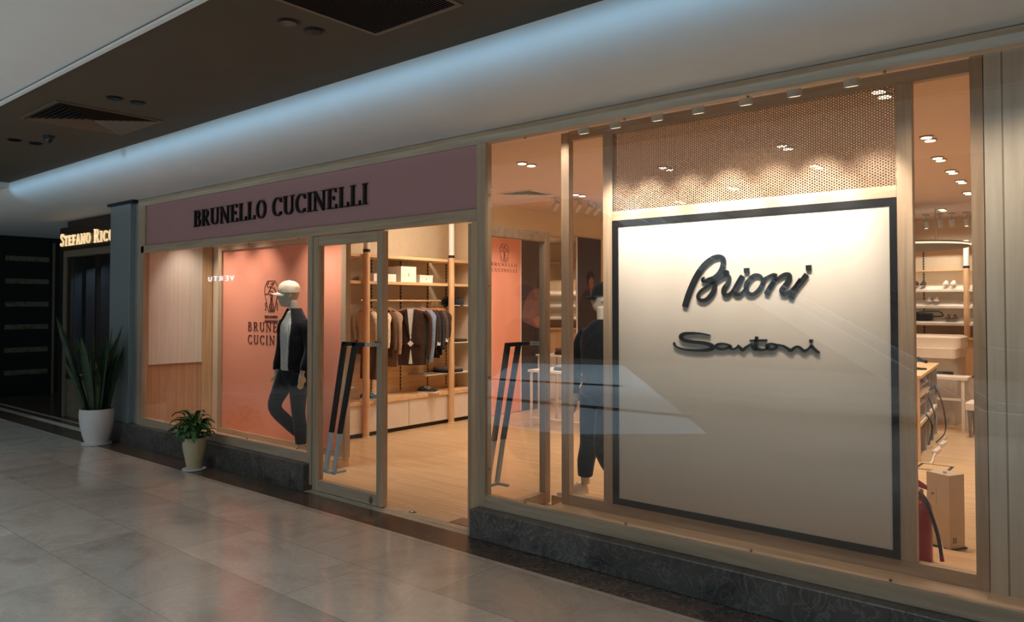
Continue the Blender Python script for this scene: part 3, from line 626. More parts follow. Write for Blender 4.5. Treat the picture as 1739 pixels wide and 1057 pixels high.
def shoe(parent, heel, yaw, pitch=0, mat='sneaker', sole='sole', L=0.29):
    """low shoe, heel at the given floor point, toe along yaw (0 = -y), pitch lifts the heel"""
    R_ = Matrix.Rotation(yaw, 3, 'Z') @ Matrix.Rotation(pitch, 3, 'X'); H = Vector(heel); k = L / .29
    def P(x, y, z): return H + R_ @ Vector((x * k, -y * k, z * k))
    up = MB(); rs = []
    for y, w, h in ((-.004, .022, .06), (.02, .034, .085), (.06, .037, .092), (.10, .036, .088), (.14, .040, .072), (.18, .045, .056), (.22, .046, .046), (.255, .038, .038), (.280, .02, .028)):
        rs.append([P(w * math.copysign(abs(math.cos(t)) ** .8, math.cos(t)), y, .022 + max(0, math.sin(t)) * (h - .022) + min(0, math.sin(t)) * .004) for t in [2 * PI * i / 16 for i in range(16)]])
    up.rings(rs); u = up.build('shoe', M[mat], parent, smooth=True)
    so = MB(); out = [(-.036, .03), (-.03, .0), (0, -.012), (.03, .0), (.036, .03), (.037, .09), (.042, .15), (.049, .20), (.046, .245), (.03, .28), (0, .294), (-.03, .28), (-.046, .245), (-.049, .20), (-.042, .15), (-.037, .09)]
    so.rings([[P(x, y, z) for x, y in out] for z in (0, .026)]); so.build('sole', M[sole], u)
    la = MB()
    for y in (.10, .12, .14, .16): la.tube([P(-.024, y, .085 - (y - .1) * .42), P(0, y, .097 - (y - .1) * .45), P(.024, y, .085 - (y - .1) * .42)], .003, 6)
    la.build('laces', M[sole], u)
    return u

# --- mannequin in front of the salmon screen: stone cap, navy jacket, white tee, dark jeans
X, Yb, Z0 = -7.03, 4.76, 0.10
m1 = thing('mannequin', 'mannequin in stone cap, navy jacket, white tee and dark jeans before the salmon screen', 'mannequin', (X, Yb, Z0))
b = MB()
head(b, (X - .05, Yb - .04, 1.868), math.radians(-38), .262)
limb(b, [(X, Yb + .01, 1.60, .066), (X, Yb, 1.68, .056), (X - .005, Yb - .005, 1.74, .054), (X - .012, Yb - .012, 1.80, .054)])
torso(b, [(X, Yb, 1.635, .06, .06), (X, Yb, 1.60, .14, .075), (X, Yb, 1.55, .19, .09), (X, Yb, 1.42, .175, .10), (X, Yb, 1.25, .145, .09), (X, Yb, 1.12, .145, .09), (X, Yb, 1.0, .165, .10), (X, Yb, .94, .15, .09)])
limb(b, [(X - .19, Yb + .01, 1.545, .05), (X - .225, Yb + .02, 1.38, .043), (X - .25, Yb + .01, 1.25, .037), (X - .245, Yb - .03, 1.12, .032), (X - .235, Yb - .06, 1.0, .024)])
hand(b, (X - .235, Yb - .06, 1.0), (0.06, -.12, -1), 1, 1, Vector((0.1, -1, 0)))
limb(b, [(X + .19, Yb + .01, 1.545, .05), (X + .225, Yb + .02, 1.38, .043), (X + .25, Yb + .01, 1.25, .037), (X + .235, Yb - .03, 1.12, .032), (X + .22, Yb - .05, 1.02, .024)])
hand(b, (X + .22, Yb - .05, 1.02), (0, -.1, -1), -1, 1, Vector((-.1, -1, 0)))
A1 = [(X - .10, Yb, 1.02, .098), (X - .15, Yb - .05, .85, .086), (X - .205, Yb - .10, .64, .062), (X - .14, Yb + .02, .47, .056), (X - .03, Yb + .12, .33, .045), (X + .05, Yb + .18, .20, .036)]
A2 = [(X + .09, Yb, 1.02, .098), (X + .10, Yb - .01, .82, .084), (X + .105, Yb - .01, .60, .062), (X + .115, Yb + .01, .42, .056), (X + .125, Yb + .01, .26, .042), (X + .125, Yb, .17, .036)]
limb(b, A1); limb(b, A2)
b.build('body', M['shell'], m1, rem=0.007)
t = MB(); torso(t, [(X, Yb, 1.69, .065, .068), (X, Yb, 1.62, .12, .085), (X, Yb - .002, 1.55, .18, .105), (X, Yb - .005, 1.42, .175, .118), (X, Yb - .005, 1.25, .165, .113), (X, Yb - .005, 1.05, .165, .112)])
t.build('tee_shirt', M['tee'], m1, rem=0.01)
t = MB()
for A in (A1, A2): limb(t, [(x, y, z, r + (.012 if z > .5 else .016)) for x, y, z, r in A[:-1]])
torso(t, [(X, Yb, 1.07, .166, .107), (X, Yb, 1.0, .178, .115), (X, Yb, .93, .172, .105), (X, Yb, .88, .10, .07)])
t.build('jeans', M['denim'], m1, rem=0.011)
j = MB()
for s in (-1, 1):
    # jacket fronts and back as one wrapped shell, open down the chest
    pass
rows = smoothpts([(1.725, .078, .080, .55), (1.655, .13, .10, .62), (1.56, .20, .125, .66), (1.42, .205, .145, .64), (1.25, .20, .142, .58), (1.12, .195, .138, .52), (1.05, .185, .13, .50)], 3)
rs_o, rs_i = [], []
for z, a, bb, op in rows:
    ro, ri = [], []
    for k in range(33):
        ang = -PI / 2 - .14 + op + (2 * PI - 2 * op) * k / 32
        ro.append((X + a * math.cos(ang), Yb + bb * math.sin(ang), z)); ri.append((X + (a - .014) * math.cos(ang), Yb + (bb - .014) * math.sin(ang), z))
    rs_o.append(ro); rs_i.append(ri)
loops = [ro + ri[::-1] for ro, ri in zip(rs_o, rs_i)]
j.rings(loops)
limb(j, [(X - .185, Yb, 1.575, .060), (X - .225, Yb + .01, 1.50, .066), (X - .245, Yb + .02, 1.38, .062), (X - .265, Yb + .01, 1.25, .056), (X - .26, Yb - .03, 1.12, .050), (X - .25, Yb - .05, 1.04, .042)])
limb(j, [(X + .185, Yb, 1.575, .060), (X + .225, Yb + .01, 1.50, .066), (X + .245, Yb + .02, 1.38, .062), (X + .265, Yb + .01, 1.25, .056), (X + .25, Yb - .03, 1.12, .050), (X + .24, Yb - .04, 1.06, .042)])
jk = j.build('jacket', M['navy'], m1, rem=0.009)
MB().tube([(X + .055, Yb - .135, 1.06), (X + .085, Yb - .125, 1.55)], .004, 6).build('zip', M['chrome'], jk)
cap('cap', M['cap'], (X - .05, Yb - .04, 1.892), math.radians(-38), m1, 1.1)
shoe(m1, (X + .12, Yb + .06, Z0), math.radians(-8), 0, 'sneaker'); shoe(m1, (X + .045, Yb + .22, Z0 + .07), math.radians(10), math.radians(-22), 'sneaker')

# --- mannequin beside the ivory screen, seen from behind
X, Yb, Z0 = -3.57, 5.55, 0.09
m2 = thing('mannequin', 'mannequin in black cap, dark knit and dark trousers between the oak posts', 'mannequin', (X, Yb, Z0))
b = MB(); head(b, (X - .02, Yb + .02, 1.815), math.radians(-70))
limb(b, [(X, Yb, 1.56, .066), (X, Yb, 1.64, .056), (X - .01, Yb + .005, 1.73, .054)])
torso(b, [(X, Yb, 1.58, .06, .06), (X, Yb, 1.54, .15, .08), (X, Yb, 1.49, .20, .09), (X, Yb, 1.35, .18, .10), (X, Yb, 1.15, .15, .09), (X, Yb, .98, .165, .10), (X, Yb, .90, .15, .09)])
for s in (-1, 1):
    limb(b, [(X + s * .2, Yb, 1.48, .05), (X + s * .245, Yb, 1.33, .043), (X + s * .262, Yb - .01, 1.2, .037), (X + s * .258, Yb - .05, 1.06, .032), (X + s * .245, Yb - .08, .94, .024)])
    hand(b, (X + s * .245, Yb - .08, .94), (0, -.1, -1), 1, 1, Vector((0, -1, 0)))
B1 = [(X - .10, Yb, .95, .10), (X - .13, Yb + .01, .74, .084), (X - .155, Yb + .01, .52, .062), (X - .175, Yb - .01, .38, .056), (X - .185, Yb - .01, .24, .042), (X - .185, Yb - .0, .17, .036)]
B2 = [(X + .09, Yb, .95, .10), (X + .07, Yb - .05, .74, .084), (X + .055, Yb - .09, .55, .062), (X + .05, Yb - .02, .42, .056), (X + .045, Yb + .06, .32, .042), (X + .04, Yb + .10, .26, .036)]
limb(b, B1); limb(b, B2); b.build('body', M['shell'], m2, rem=0.007)
t = MB(); torso(t, [(X, Yb, 1.63, .07, .075), (X, Yb, 1.57, .15, .10), (X, Yb, 1.49, .215, .12), (X, Yb, 1.35, .215, .135), (X, Yb, 1.12, .20, .13), (X, Yb, .93, .195, .125), (X, Yb, .86, .185, .12)])
for s in (-1, 1): limb(t, [(X + s * .17, Yb, 1.52, .07), (X + s * .245, Yb, 1.40, .064), (X + s * .272, Yb - .01, 1.22, .057), (X + s * .268, Yb - .05, 1.08, .050), (X + s * .252, Yb - .08, .97, .042)])
t.build('sweater', M['navyknit'], m2, rem=0.011)
t = MB()
for B in (B1, B2): limb(t, [(x, y, z, r + .024) for x, y, z, r in B[:-1]])
torso(t, [(X, Yb, 1.0, .168, .108), (X, Yb, .93, .18, .115), (X, Yb, .86, .172, .105), (X, Yb, .81, .10, .07)])
t.build('trousers', M['darktrouser'], m2, rem=0.011)
cap('cap', M['blackcap'], (X - .02, Yb + .02, 1.835), math.radians(-70), m2)
shoe(m2, (X - .19, Yb + .03, Z0), math.radians(-30), 0, 'sneaker'); shoe(m2, (X + .05, Yb + .14, Z0 + .16), math.radians(-10), math.radians(-42), 'sneaker')

# ================================================================== PLANTS
M['potwhite'] = plain('white_glazed_pot', (214, 208, 202), 0.4, var=0.03); M['soil'] = plain('potting_soil', (40, 30, 22), 0.95, scale=60, bump=.6)
M['snake'] = plain('snake_plant_leaf', (38, 62, 38), 0.4, var=0.45, scale=22); M['snakelight'] = plain('snake_plant_pale_leaf', (120, 132, 80), 0.45, var=0.3, scale=20)
M['leafgreen'] = plain('glossy_green_leaf', (58, 100, 44), 0.4, var=0.35, scale=14)
g = NT('woven_cream_pot'); sp = g.n('SeparateXYZ'); g.l(g.coords(), sp.inputs[0])
wv = g.math('FRACT', g.math('MULTIPLY', sp.outputs[2], 85.0)); an = g.math('FRACT', g.math('MULTIPLY', g.math('ARCTAN2', sp.outputs[1], sp.outputs[0]), 9.0))
hgt = g.math('MULTIPLY', g.math('GREATER_THAN', wv, 0.3), g.math('GREATER_THAN', an, 0.25))
g.l(g.ramp(hgt, [(0.0, lin((176, 158, 118))), (1.0, lin((206, 190, 152)))]), g.b.inputs['Base Color']); g.b.inputs['Roughness'].default_value = .45; g.bump(hgt, .5, .004); M['potcream'] = g.m
def blade(mb, base, lean, az, L, w, bend=0.1, twist=0.5):
    """stiff upright channelled leaf"""
    d = Vector((math.cos(az), math.sin(az), 0)); sd = Vector((-math.sin(az + twist), math.cos(az + twist), 0)); nrm = Vector((math.cos(az + twist), math.sin(az + twist), 0)); rs = []
    for k in range(11):
        t = k / 10; p = Vector(base) + d * (lean * t * L + bend * t * t * L) + Vector((0, 0, L * t * (1 - .12 * bend * t)))
        ww = w * (0.55 + 0.9 * t - 0.5 * t * t) * (1 - max(0, (t - .72) / .28) ** 1.6) + .0015; th = .004 * (1 - .7 * t) + .001
        rs.append([p - sd * ww + nrm * .012 * (ww / w), p - sd * ww * .5, p, p + sd * ww * .5, p + sd * ww + nrm * .012 * (ww / w), p + sd * ww * .5 + nrm * -th, p - nrm * th * 1.5, p - sd * ww * .5 - nrm * th])
    mb.rings(rs)
c1 = (-10.10, 3.96)
pp = thing('snake_plant', 'tall snake plant in a white pot by the grey pillar', 'potted plant', (c1[0], c1[1], 0))
MB().lathe([(.115, .012), (.13, .02), (.165, .12), (.195, .26), (.205, .38), (.198, .45), (.188, .452), (.185, .42), (.02, .42)], c1).build('pot', M['potwhite'], pp, smooth=True)
MB().lathe([(.15, 0), (.17, .004), (.175, .018), (.168, .018), (.02, .012)], c1).build('saucer', M['potwhite'], pp, smooth=True)
MB().lathe([(.01, .40), (.183, .405), (.183, .42), (.01, .425)], c1).build('soil', M['soil'], pp)
random.seed(11)
for i in range(40):
    a0 = 2.399 * i; r0 = .02 + .14 * ((i * 37) % 10) / 10; L = (.55 + .46 * random.random()) * (1.0 if i % 3 else 1.15); tilt = .04 + .21 * random.random()
    if i == 4: a0 = math.radians(222); tilt = .30; L = 1.22
    if i == 9: a0 = math.radians(40); tilt = .20; L = 1.12
    q = MB(); blade(q, (c1[0] + r0 * math.cos(a0), c1[1] + r0 * .8 * math.sin(a0), .40), tilt if math.sin(a0) < .5 else tilt * .5, a0, L, .034 + .012 * random.random(), bend=.03 + .10 * random.random(), twist=random.uniform(-1.6, 1.6))
    q.build('leaf', M['snakelight'] if i in (14, 5) else M['snake'], pp, smooth=True)
def soft_leaf(mb, base, az, up, L, w, droop):
    """arching pointed leaf with a folded midrib"""
    d = Vector((math.cos(az), math.sin(az), 0)); sd = Vector((-math.sin(az), math.cos(az), 0)); p = Vector(base); rs = []; a = up
    N = 10
    for k in range(N + 1):
        t = k / N; ww = w * math.sin(PI * min(1, t * .9 + .08)) ** .8 * (1 if t < .98 else .2) if t > .12 else .003
        dirv = d * math.cos(a) + Vector((0, 0, math.sin(a))); up_ = sd.cross(dirv)
        if up_.z < 0: up_ = -up_
        rs.append([p - sd * ww + up_ * ww * .35, p - sd * ww * .5 + up_ * ww * .12, p, p + sd * ww * .5 + up_ * ww * .12, p + sd * ww + up_ * ww * .35, p - up_ * .0015])
        p = p + dirv * L / N; a -= droop / N
    mb.rings(rs)
c2 = (-7.73, 4.01)
p2 = thing('peace_lily', 'leafy green plant in a ribbed cream pot on the floor before the window', 'potted plant', (c2[0], c2[1], 0))
MB().lathe([(.068, .012), (.074, .02), (.085, .08), (.105, .18), (.118, .25), (.118, .29), (.11, .335), (.106, .345), (.10, .345), (.10, .32), (.02, .32)], c2, 36).build('pot', M['potcream'], p2, smooth=True)
MB().lathe([(.10, 0), (.118, .004), (.122, .016), (.114, .016), (.02, .011)], c2).build('saucer', M['potwhite'], p2, smooth=True)
MB().lathe([(.01, .30), (.099, .305), (.099, .32), (.01, .325)], c2).build('soil', M['soil'], p2)
random.seed(5)
for i in range(84):
    az = i * 2.399 + random.uniform(-.3, .3); up = random.uniform(.35, 1.3); L = random.uniform(.13, .21); lift = random.uniform(.0, .17)
    if i % 5 == 0: up = random.uniform(1.2, 1.5); lift = random.uniform(.12, .22)
    q = MB(); r0 = random.uniform(0, .06); st = Vector((c2[0] + r0 * math.cos(az), c2[1] + r0 * math.sin(az), .32))
    rr_ = .03 + .05 * random.random() * (1.2 if lift < .1 else .6)
    e = st + Vector((math.cos(az) * rr_, math.sin(az) * rr_ * .8, .02 + lift))
    q.tube([st, st * .5 + e * .5 + Vector((0, 0, .02)), e], .003, 6); soft_leaf(q, e, az, up, L * (.85 if math.sin(az) > .3 else 1), random.uniform(.020, .034), random.uniform(1.4, 2.7))
    q.build('leaf', M['leafgreen'], p2, smooth=True)

# floor fittings of the entrance
t = thing('door_stop', 'small dark door stop set in the threshold in the open doorway', 'door stop', (-4.72, 4.37, 0)); MB().box(-4.75, -4.69, 4.35, 4.39, 0, .006).build('plate', M['greymetal'], t)
MB().lathe([(.012, .006), (.014, .008), (.010, .016)], (-4.72, 4.37), 14).build('stud', M['chrome'], t)
t = thing('floor_spring', 'brown floor spring cover beside the open door leaf', 'floor spring', (-4.17, 4.44, 0)); MB().box(-4.28, -4.06, 4.36, 4.52, 0, .004).build('cover', plain('bronze_cover', (110, 84, 62), .4, metal=.4), t, bev=.001)
# ================================================================== SHOP INTERIOR
M['beige'] = plain('beige_back_panel', (206, 190, 162), 0.7, var=0.03); M['cabwhite'] = plain('pale_cabinet_front', (214, 202, 186), 0.5, var=0.03)
M['slot'] = None
g = NT('slotted_channel'); sp = g.n('SeparateXYZ'); g.l(g.coords(), sp.inputs[0]); fr = g.math('GREATER_THAN', g.math('FRACT', g.math('MULTIPLY', sp.outputs[2], 20.0)), 0.45)
g.l(g.ramp(fr, [(0.0, lin((150, 132, 104))), (1.0, lin((26, 22, 18)))]), g.b.inputs['Base Color']); M['slot'] = g.m
M['boxwhite'] = plain('white_card', (236, 232, 224), 0.6, var=0.02); M['mark'] = plain('pale_grey_print', (170, 166, 158), 0.6)
M['kick'] = plain('dark_kickboard', (48, 40, 34), 0.6); M['hangerwood'] = wood('hanger_beech', (190, 130, 72), (212, 156, 96), 0)
wu = thing('clothes_shelving', 'honey oak wall shelving with round poles, rail, pale cabinets and deck', 'shelving unit', (-8.1, 7.0, 0))
MB().box(-8.35, -8.32, 5.35, 8.62, 1.02, 3.3).build('back_panel', M['beige'], wu)
MB().box(-8.35, -8.315, 5.35, 8.62, 0.48, 1.02).build('lower_back_panel', M['warmy'], wu)
each('shelf', M['warmy'], wu, [(-8.32, -7.87, a, b, z, z + .04) for z in (2.04, 2.40) for a, b in ((5.35, 6.375), (6.465, 7.985), (8.075, 8.62))], bev=0.002)
each('channel', M['slot'], wu, [(-8.322, -8.312, y - .012, y + .012, 0.5, 2.42) for y in (5.9, 6.34, 6.9, 7.45, 8.0, 8.4)])
MB().box(-8.32, -7.86, 5.35, 8.62, 0.43, 0.48).build('deck', M['warmx'], wu, bev=0.002)
each('cabinet_front', M['cabwhite'], wu, [(-8.30, -7.88, a + .004, b - .004, 0.06, 0.43) for a, b in ((5.35, 5.88), (5.88, 6.42), (6.42, 7.22), (7.22, 8.02), (8.02, 8.62))])
MB().box(-8.30, -7.93, 5.35, 8.62, 0.0, 0.06).build('kickboard', M['kick'], wu)
for y in (6.42, 8.03):
    q = MB().lathe([(.058, 0), (.058, .012), (.046, .02), (.046, 2.46)], (-7.84, y), 20).build('pole', M['warmz'], wu, smooth=True)
    MB().lathe([(.048, 2.46), (.048, 2.50)], (-7.84, y), 20).build('black_collar', M['black'], q)
    MB().lathe([(.042, 2.50), (.042, 3.37)], (-7.84, y), 20).build('white_upper_pole', M['white'], q, smooth=True)
each('glass_shelf', M['cabwhite'], wu, [(-8.31, -7.95, a, b, z, z + .012) for a, b, z in ((5.4, 6.34, 1.745), (5.4, 6.34, 1.20), (5.4, 6.36, 0.655), (8.1, 8.6, 1.745), (8.1, 8.6, 1.18), (7.6, 8.6, 0.72))])
MB().tube([(-8.02, 6.47, 1.82), (-8.02, 7.98, 1.82)], .013, 12).build('hanging_rail', M['warmy'], wu)
MB().box(-7.83, -8.3, 5.35, 5.39, 0, 2.44).build('side_panel', M['warmz'], wu)

def box_on(name, label, x0, x1, y0, y1, z, h, lid=False):
    t = thing(name, label, 'box', ((x0 + x1) / 2, (y0 + y1) / 2, z), 0, 'white boxes on the upper shelf')
    MB().box(x0, x1, y0, y1, z, z + h).build('body', M['boxwhite'], t, bev=.002)
    if lid: MB().box(x0 - .004, x1 + .004, y0 - .004, y1 + .004, z + h - .03, z + h).build('lid', M['boxwhite'], t, bev=.002)
    m_ = (y0 + y1) / 2; MB().prism([(m_ - .014, z + h * .45), (m_, z + h * .62), (m_ + .014, z + h * .45), (m_, z + h * .36)], x1, x1 + .001, axis=0).build('emblem', M['mark'], t)
    return t
box_on('gift_box', 'small white box behind the door stile on the upper shelf', -8.25, -7.93, 6.62, 7.02, 2.081, .105)
box_on('gift_box', 'tallest white box on the upper shelf', -8.30, -7.93, 7.11, 7.40, 2.081, .225)
box_on('gift_box', 'low white lidded box nearest the right pole on the upper shelf', -8.20, -7.93, 7.47, 7.73, 2.081, .11, True)

def garment(name, label, y, mat, L=.72, rz=0, hw=.22, sleeve=.60, x=-8.02, inner=None, th=.045, tagp=False, cuff=None, group='clothes on the hanging rail', collar=True):
    t = thing(name, label, name.replace('_', ' '), (x, y, 1.82), rz, group)
    h = MB(); h.tube(smoothpts([(0, 0, -.10), (0, 0, -.045), (.012, 0, -.03), (.022, 0, -.008), (.014, 0, .016), (-.004, 0, .022), (-.016, 0, .008)], 4), .0022, 6)
    hg = h.build('hanger', M['hangerwood'], t, world=False)
    h = MB(); h.rings([ell((0, 0, -.10), .02, .014, 12), ell((0, 0, -.115), .11, .014, 12), ell((0, 0, -.14), hw * .86, .016, 12), ell((0, 0, -.15), hw * .86, .014, 12)]); h.build('shoulder_bar', M['hangerwood'], hg, world=False)
    b = MB(); rows = [(0, 0, -.112, .055, .03), (0, 0, -.135, .13, .036), (0, 0, -.165, hw * .93, th), (0, 0, -.22, hw, th * 1.15), (0, 0, -.35, hw * .93, th * 1.25), (0, 0, -.50, hw * .88, th * 1.15), (0, 0, -.12 - L, hw * .95, th * 1.2)]
    torso(b, rows, 28, 2.4)
    b.v = [(vx + .006 * math.sin(vz * 23 + rz), vy + .010 * (.4 if th < .028 else 1) * math.sin(vx * 38 + vz * 4 + y * 9) * min(1, max(0, (-vz - .2) * 3)), vz) for vx, vy, vz in b.v]
    o = b.build('body', mat, t, smooth=True, world=False)
    if sleeve:
        for s in (-1, 1):
            sl_ = MB(); sl_.tube(smoothpts([(s * (hw - .05), 0, -.165), (s * (hw + .015), .0, -.23), (s * (hw + .035), -.01, -.36), (s * (hw + .03), -.025 * (th > .028), -.12 - sleeve * .75), (s * (hw + .015), -.045 * (th > .028), -.12 - sleeve)], 3), 0, 12, rr=[(.045 + .028 * math.sin(PI * min(1, k / 5)) - .0012 * k, (.042 - .0006 * k) if th > .028 else .024) for k in range(13)])
            q = sl_.build('sleeve', mat, t, smooth=True, world=False)
            if cuff: MB().tube([(s * (hw + .018), 0, -.12 - sleeve + .05), (s * (hw + .015), 0, -.12 - sleeve - .004)], 0, 12, rr=[(.042, .026)] * 2).build('cuff', cuff, q, world=False)
    if inner:
        MB().prism([(-.06, -.115), (.06, -.115), (.010, -.54), (-.010, -.54)], -th * 1.42, -th * 1.3).build('shirt_front', inner, o, world=False)
        MB().prism([(-.004, -.70), (.004, -.70), (.028, -.12 - L + .02), (-.028, -.12 - L + .02)], -th * 1.42, -th * 1.3).build('shirt_hem', inner, o, world=False)
        for s in (-1, 1): MB().prism([(s * .05, -.112), (s * .085, -.20), (s * .075, -.235), (s * .095, -.25), (s * .014, -.53), (s * .012, -.50)], -th * 1.62, -th * 1.44).build('lapel', mat, o, world=False)
        for s in (-1, 1): MB().prism([(s * .07, -.60), (s * .17, -.61), (s * .17, -.635), (s * .07, -.625)], -th * 1.5, -th * 1.3).build('pocket_flap', mat, o, world=False)
    elif collar: MB().tube([(.05 * math.cos(a), .034 * math.sin(a), -.105 - .012 * (math.sin(a) < 0)) for a in [2 * PI * k / 12 for k in range(13)]], .010, 8).build('collar', mat, o, world=False)
    if tagp:
        g2 = MB().prism([(0, -.565), (.045, -.61), (0, -.655), (-.045, -.61)], -th * 1.85, -th * 1.78); g2.build('swing_tag', M['boxwhite'], t, world=False)
        MB().tube([(0, -th * 1.8, -.51), (0, -th * 1.82, -.565)], .002, 6).build('tag_string', M['boxwhite'], t, world=False)
    return t
F = {k: fabric(k + '_cloth', v) for k, v in dict(brownblazer=(58, 40, 32), blue=(120, 136, 160), black=(22, 22, 24), navy2=(24, 28, 40), choc=(56, 38, 30), olive=(80, 70, 54), cream=(214, 196, 166), taupe=(150, 126, 104), brown=(96, 70, 52), grey=(110, 108, 106)).items()}
garment('blazer', 'dark brown blazer over a white tee facing out, with a white swing tag', 7.34, F['brownblazer'], L=.80, rz=math.radians(42), hw=.235, sleeve=.66, inner=M['tee'], tagp=True, x=-7.97, th=.045)
garment('shirt', 'pale blue shirt hanging just beside the brown blazer', 7.60, F['blue'], L=.74, rz=math.radians(5), sleeve=.76, hw=.19, th=.03)
GR = [('jacket', 'black jacket next to the pale blue shirt', 7.67, F['black'], .70), ('cardigan', 'chocolate cardigan with pale cuffs behind the black jacket', 7.73, F['choc'], .66), ('jacket', 'navy jacket in the middle of the dark group', 7.79, F['navy2'], .72), ('jacket', 'second black jacket, towards the right pole', 7.84, F['black'], .68), ('overshirt', 'olive overshirt near the right pole', 7.89, F['olive'], .60), ('cardigan', 'dark chocolate cardigan closest to the right pole', 7.94, F['choc'], .52)]
for i, (n_, lb, y, f_, L) in enumerate(GR): garment(n_, lb, y, f_, L=L, rz=math.radians(2), th=.017, sleeve=L * .8, hw=.18 + .006 * (i % 3), cuff=M['tee'] if i in (1, 4) else None)
GL2 = [('shirt', 'taupe shirt just left of the brown blazer', 6.97, F['taupe'], .80), ('cardigan', 'brown cardigan seen behind the door stile', 6.88, F['brown'], .66), ('cardigan', 'cream cardigan seen through the closed door leaf', 6.76, F['cream'], .62), ('jacket', 'dark jacket beside the cream cardigan', 6.68, F['navy2'], .72), ('jumper', 'pale cream jumper nearest the left pole', 6.57, F['cream'], .50), ('coat', 'long brown coat near the left pole', 6.62, F['brown'], .95)]
for i, (n_, lb, y, f_, L) in enumerate(GL2): garment(n_, lb, y, f_, L=L, rz=math.radians(2), th=.02, sleeve=min(.62, L * .85), hw=.19)
M['blacklea'] = plain('black_leather', (20, 20, 22), 0.45)
def cap_on(label, loc, yaw, mat):
    t = thing('cap', label, 'cap', loc, 0, 'caps on the glass shelf'); cap('crown', mat, (loc[0], loc[1], loc[2] + .005), yaw, t); return t
cap_on('black cap on the glass shelf, partly behind the right pole', (-8.06, 8.17, 1.757), math.radians(60), M['blackcap'])
cap_on('charcoal cap on the glass shelf right of the right pole', (-8.06, 8.42, 1.757), math.radians(60), fabric('charcoal_cap', (52, 50, 54)))
def pair(label, loc, yaw, mat, sole='sole', L=.29, gap=.11, group=None, name='pair_of_shoes'):
    t = thing(name, label, 'shoes', loc, 0, group)
    for s in (-1, 1): shoe(t, (loc[0] + s * gap / 2 * math.cos(yaw), loc[1] + s * gap / 2 * math.sin(yaw), loc[2]), yaw, 0, mat, sole, L)
    return t
M['blacksneak'] = plain('black_suede', (26, 26, 30), 0.8); M['bluesneak'] = plain('teal_suede', (40, 84, 100), 0.8); M['mauvesneak'] = plain('mauve_suede', (150, 126, 128), 0.8); M['tan'] = plain('tan_leather', (130, 84, 48), 0.5); M['whitesneak'] = plain('white_leather', (232, 224, 208), 0.5)
pair('black sneakers with white soles on the deck below the clothes', (-8.05, 7.58, 0.48), math.radians(118), 'blacksneak')
pair('teal sneakers on the deck near the left pole', (-8.08, 6.55, 0.48), math.radians(118), 'bluesneak')
pair('pale sneakers on the low glass shelf seen through the door', (-8.12, 5.98, 0.667), math.radians(110), 'whitesneak')
def folded(name, label, loc, w, d, mats, h=.028, group=None, rz=0):
    t = thing(name, label, 'folded clothes', loc, rz, group); z = 0
    for i, m_ in enumerate(mats):
        b = MB(); e = .006 * ((i * 7) % 3); b.rings([ell((0, 0, z + k), w / 2 - abs(k - h / 2) * .5 - e, d / 2 - abs(k - h / 2) * .5, 24, 0, 6) for k in (0, h * .25, h * .5, h * .75, h * .97)]); z += h
        b.build('folded_piece', m_, t, smooth=True, world=False)
    return t
M['denimblue'] = fabric('blue_denim', (70, 92, 120)); M['denimpale'] = fabric('washed_denim', (130, 146, 166))
folded('folded_jeans', 'stack of folded blue jeans on the middle glass shelf by the door', (-8.12, 5.98, 1.213), .34, .30, [M['denimpale'], M['denimblue'], M['denimpale']])
folded('folded_jumper', 'dark folded jumper on the top glass shelf by the door', (-8.12, 5.98, 1.757), .34, .34, [F['black'], F['navy2']], .032)
folded('folded_knitwear', 'folded dark knitwear on the low glass shelf by the right pole', (-8.12, 8.25, 0.733), .34, .40, [F['navy2'], F['grey']], .035)
folded('folded_shirt', 'folded brown shirt on the middle glass shelf right of the pole', (-8.12, 8.42, 1.193), .3, .28, [F['choc']], .04)

# ---- left wall beyond the shelving
wp = thing('crest_panel', 'salmon wall panel with the same crest, facing into the shop', 'wall panel', (-7.86, 9.15, 0), kind=None)
MB().box(-7.868, -7.84, 8.64, 9.67, 0.01, 2.88).build('board', M['salmon'], wp)
MB().box(-7.868, -7.835, 9.67, 9.69, 0.01, 2.88).build('edge_strip', M['white'], wp)
cw = lambda p: (9.255 + (p[0] + 8.04) * 0.78, 2.605 + (p[1] - 1.87) * 0.78)
crest_mb(MB(), -7.84, -7.837, axis=0, f=cw, w=.006).build('printed_crest', M['ink'], wp)
mb = MB()
for wd_, a_, b_ in (('BRUNELLO', 2.385, 2.44), ('CUCINELLI', 2.295, 2.35)): text_mb(mb, wd_, 8.93, 9.575, a_, b_, -7.84, -7.837, gap=.2, axis=0)
mb.build('printed_name', M['ink'], wp)
M['posterdark'] = plain('poster_dusk', (62, 50, 54), 0.35, var=0.25, scale=1.2); M['skin'] = plain('printed_skin', (150, 96, 72), 0.5, var=0.2, scale=12); M['hair'] = plain('printed_hair', (34, 24, 20), 0.6)
M['tweed'] = plain('printed_tweed', (118, 80, 76), 0.6, var=0.35, scale=40); M['printblack'] = plain('printed_dark_cloth', (52, 38, 32), 0.6, var=.3); M['printwhite'] = plain('printed_white', (214, 204, 196), 0.6)
def flat(poly, name, mat, par, lay, x=-7.84): 
    q = smoothpts(list(poly) + [poly[0]], 3)[:-1]; return MB().prism(q, x, x + .0006 * lay, axis=0).build(name, mat, par)
po = thing('poster', 'dark poster of a seated person in a tweed jacket beside the salmon wall panel', 'poster', (-7.86, 10.06, 0))
MB().box(-7.868, -7.84, 9.70, 10.44, 0.01, 2.88).build('print', M['posterdark'], po)
flat([(9.69 + .02, 1.47), (10.10, 1.42), (10.43, 1.45), (10.43, .93), (10.2, .6), (9.72, .62)], 'printed_trousers', M['printblack'], po, 1)
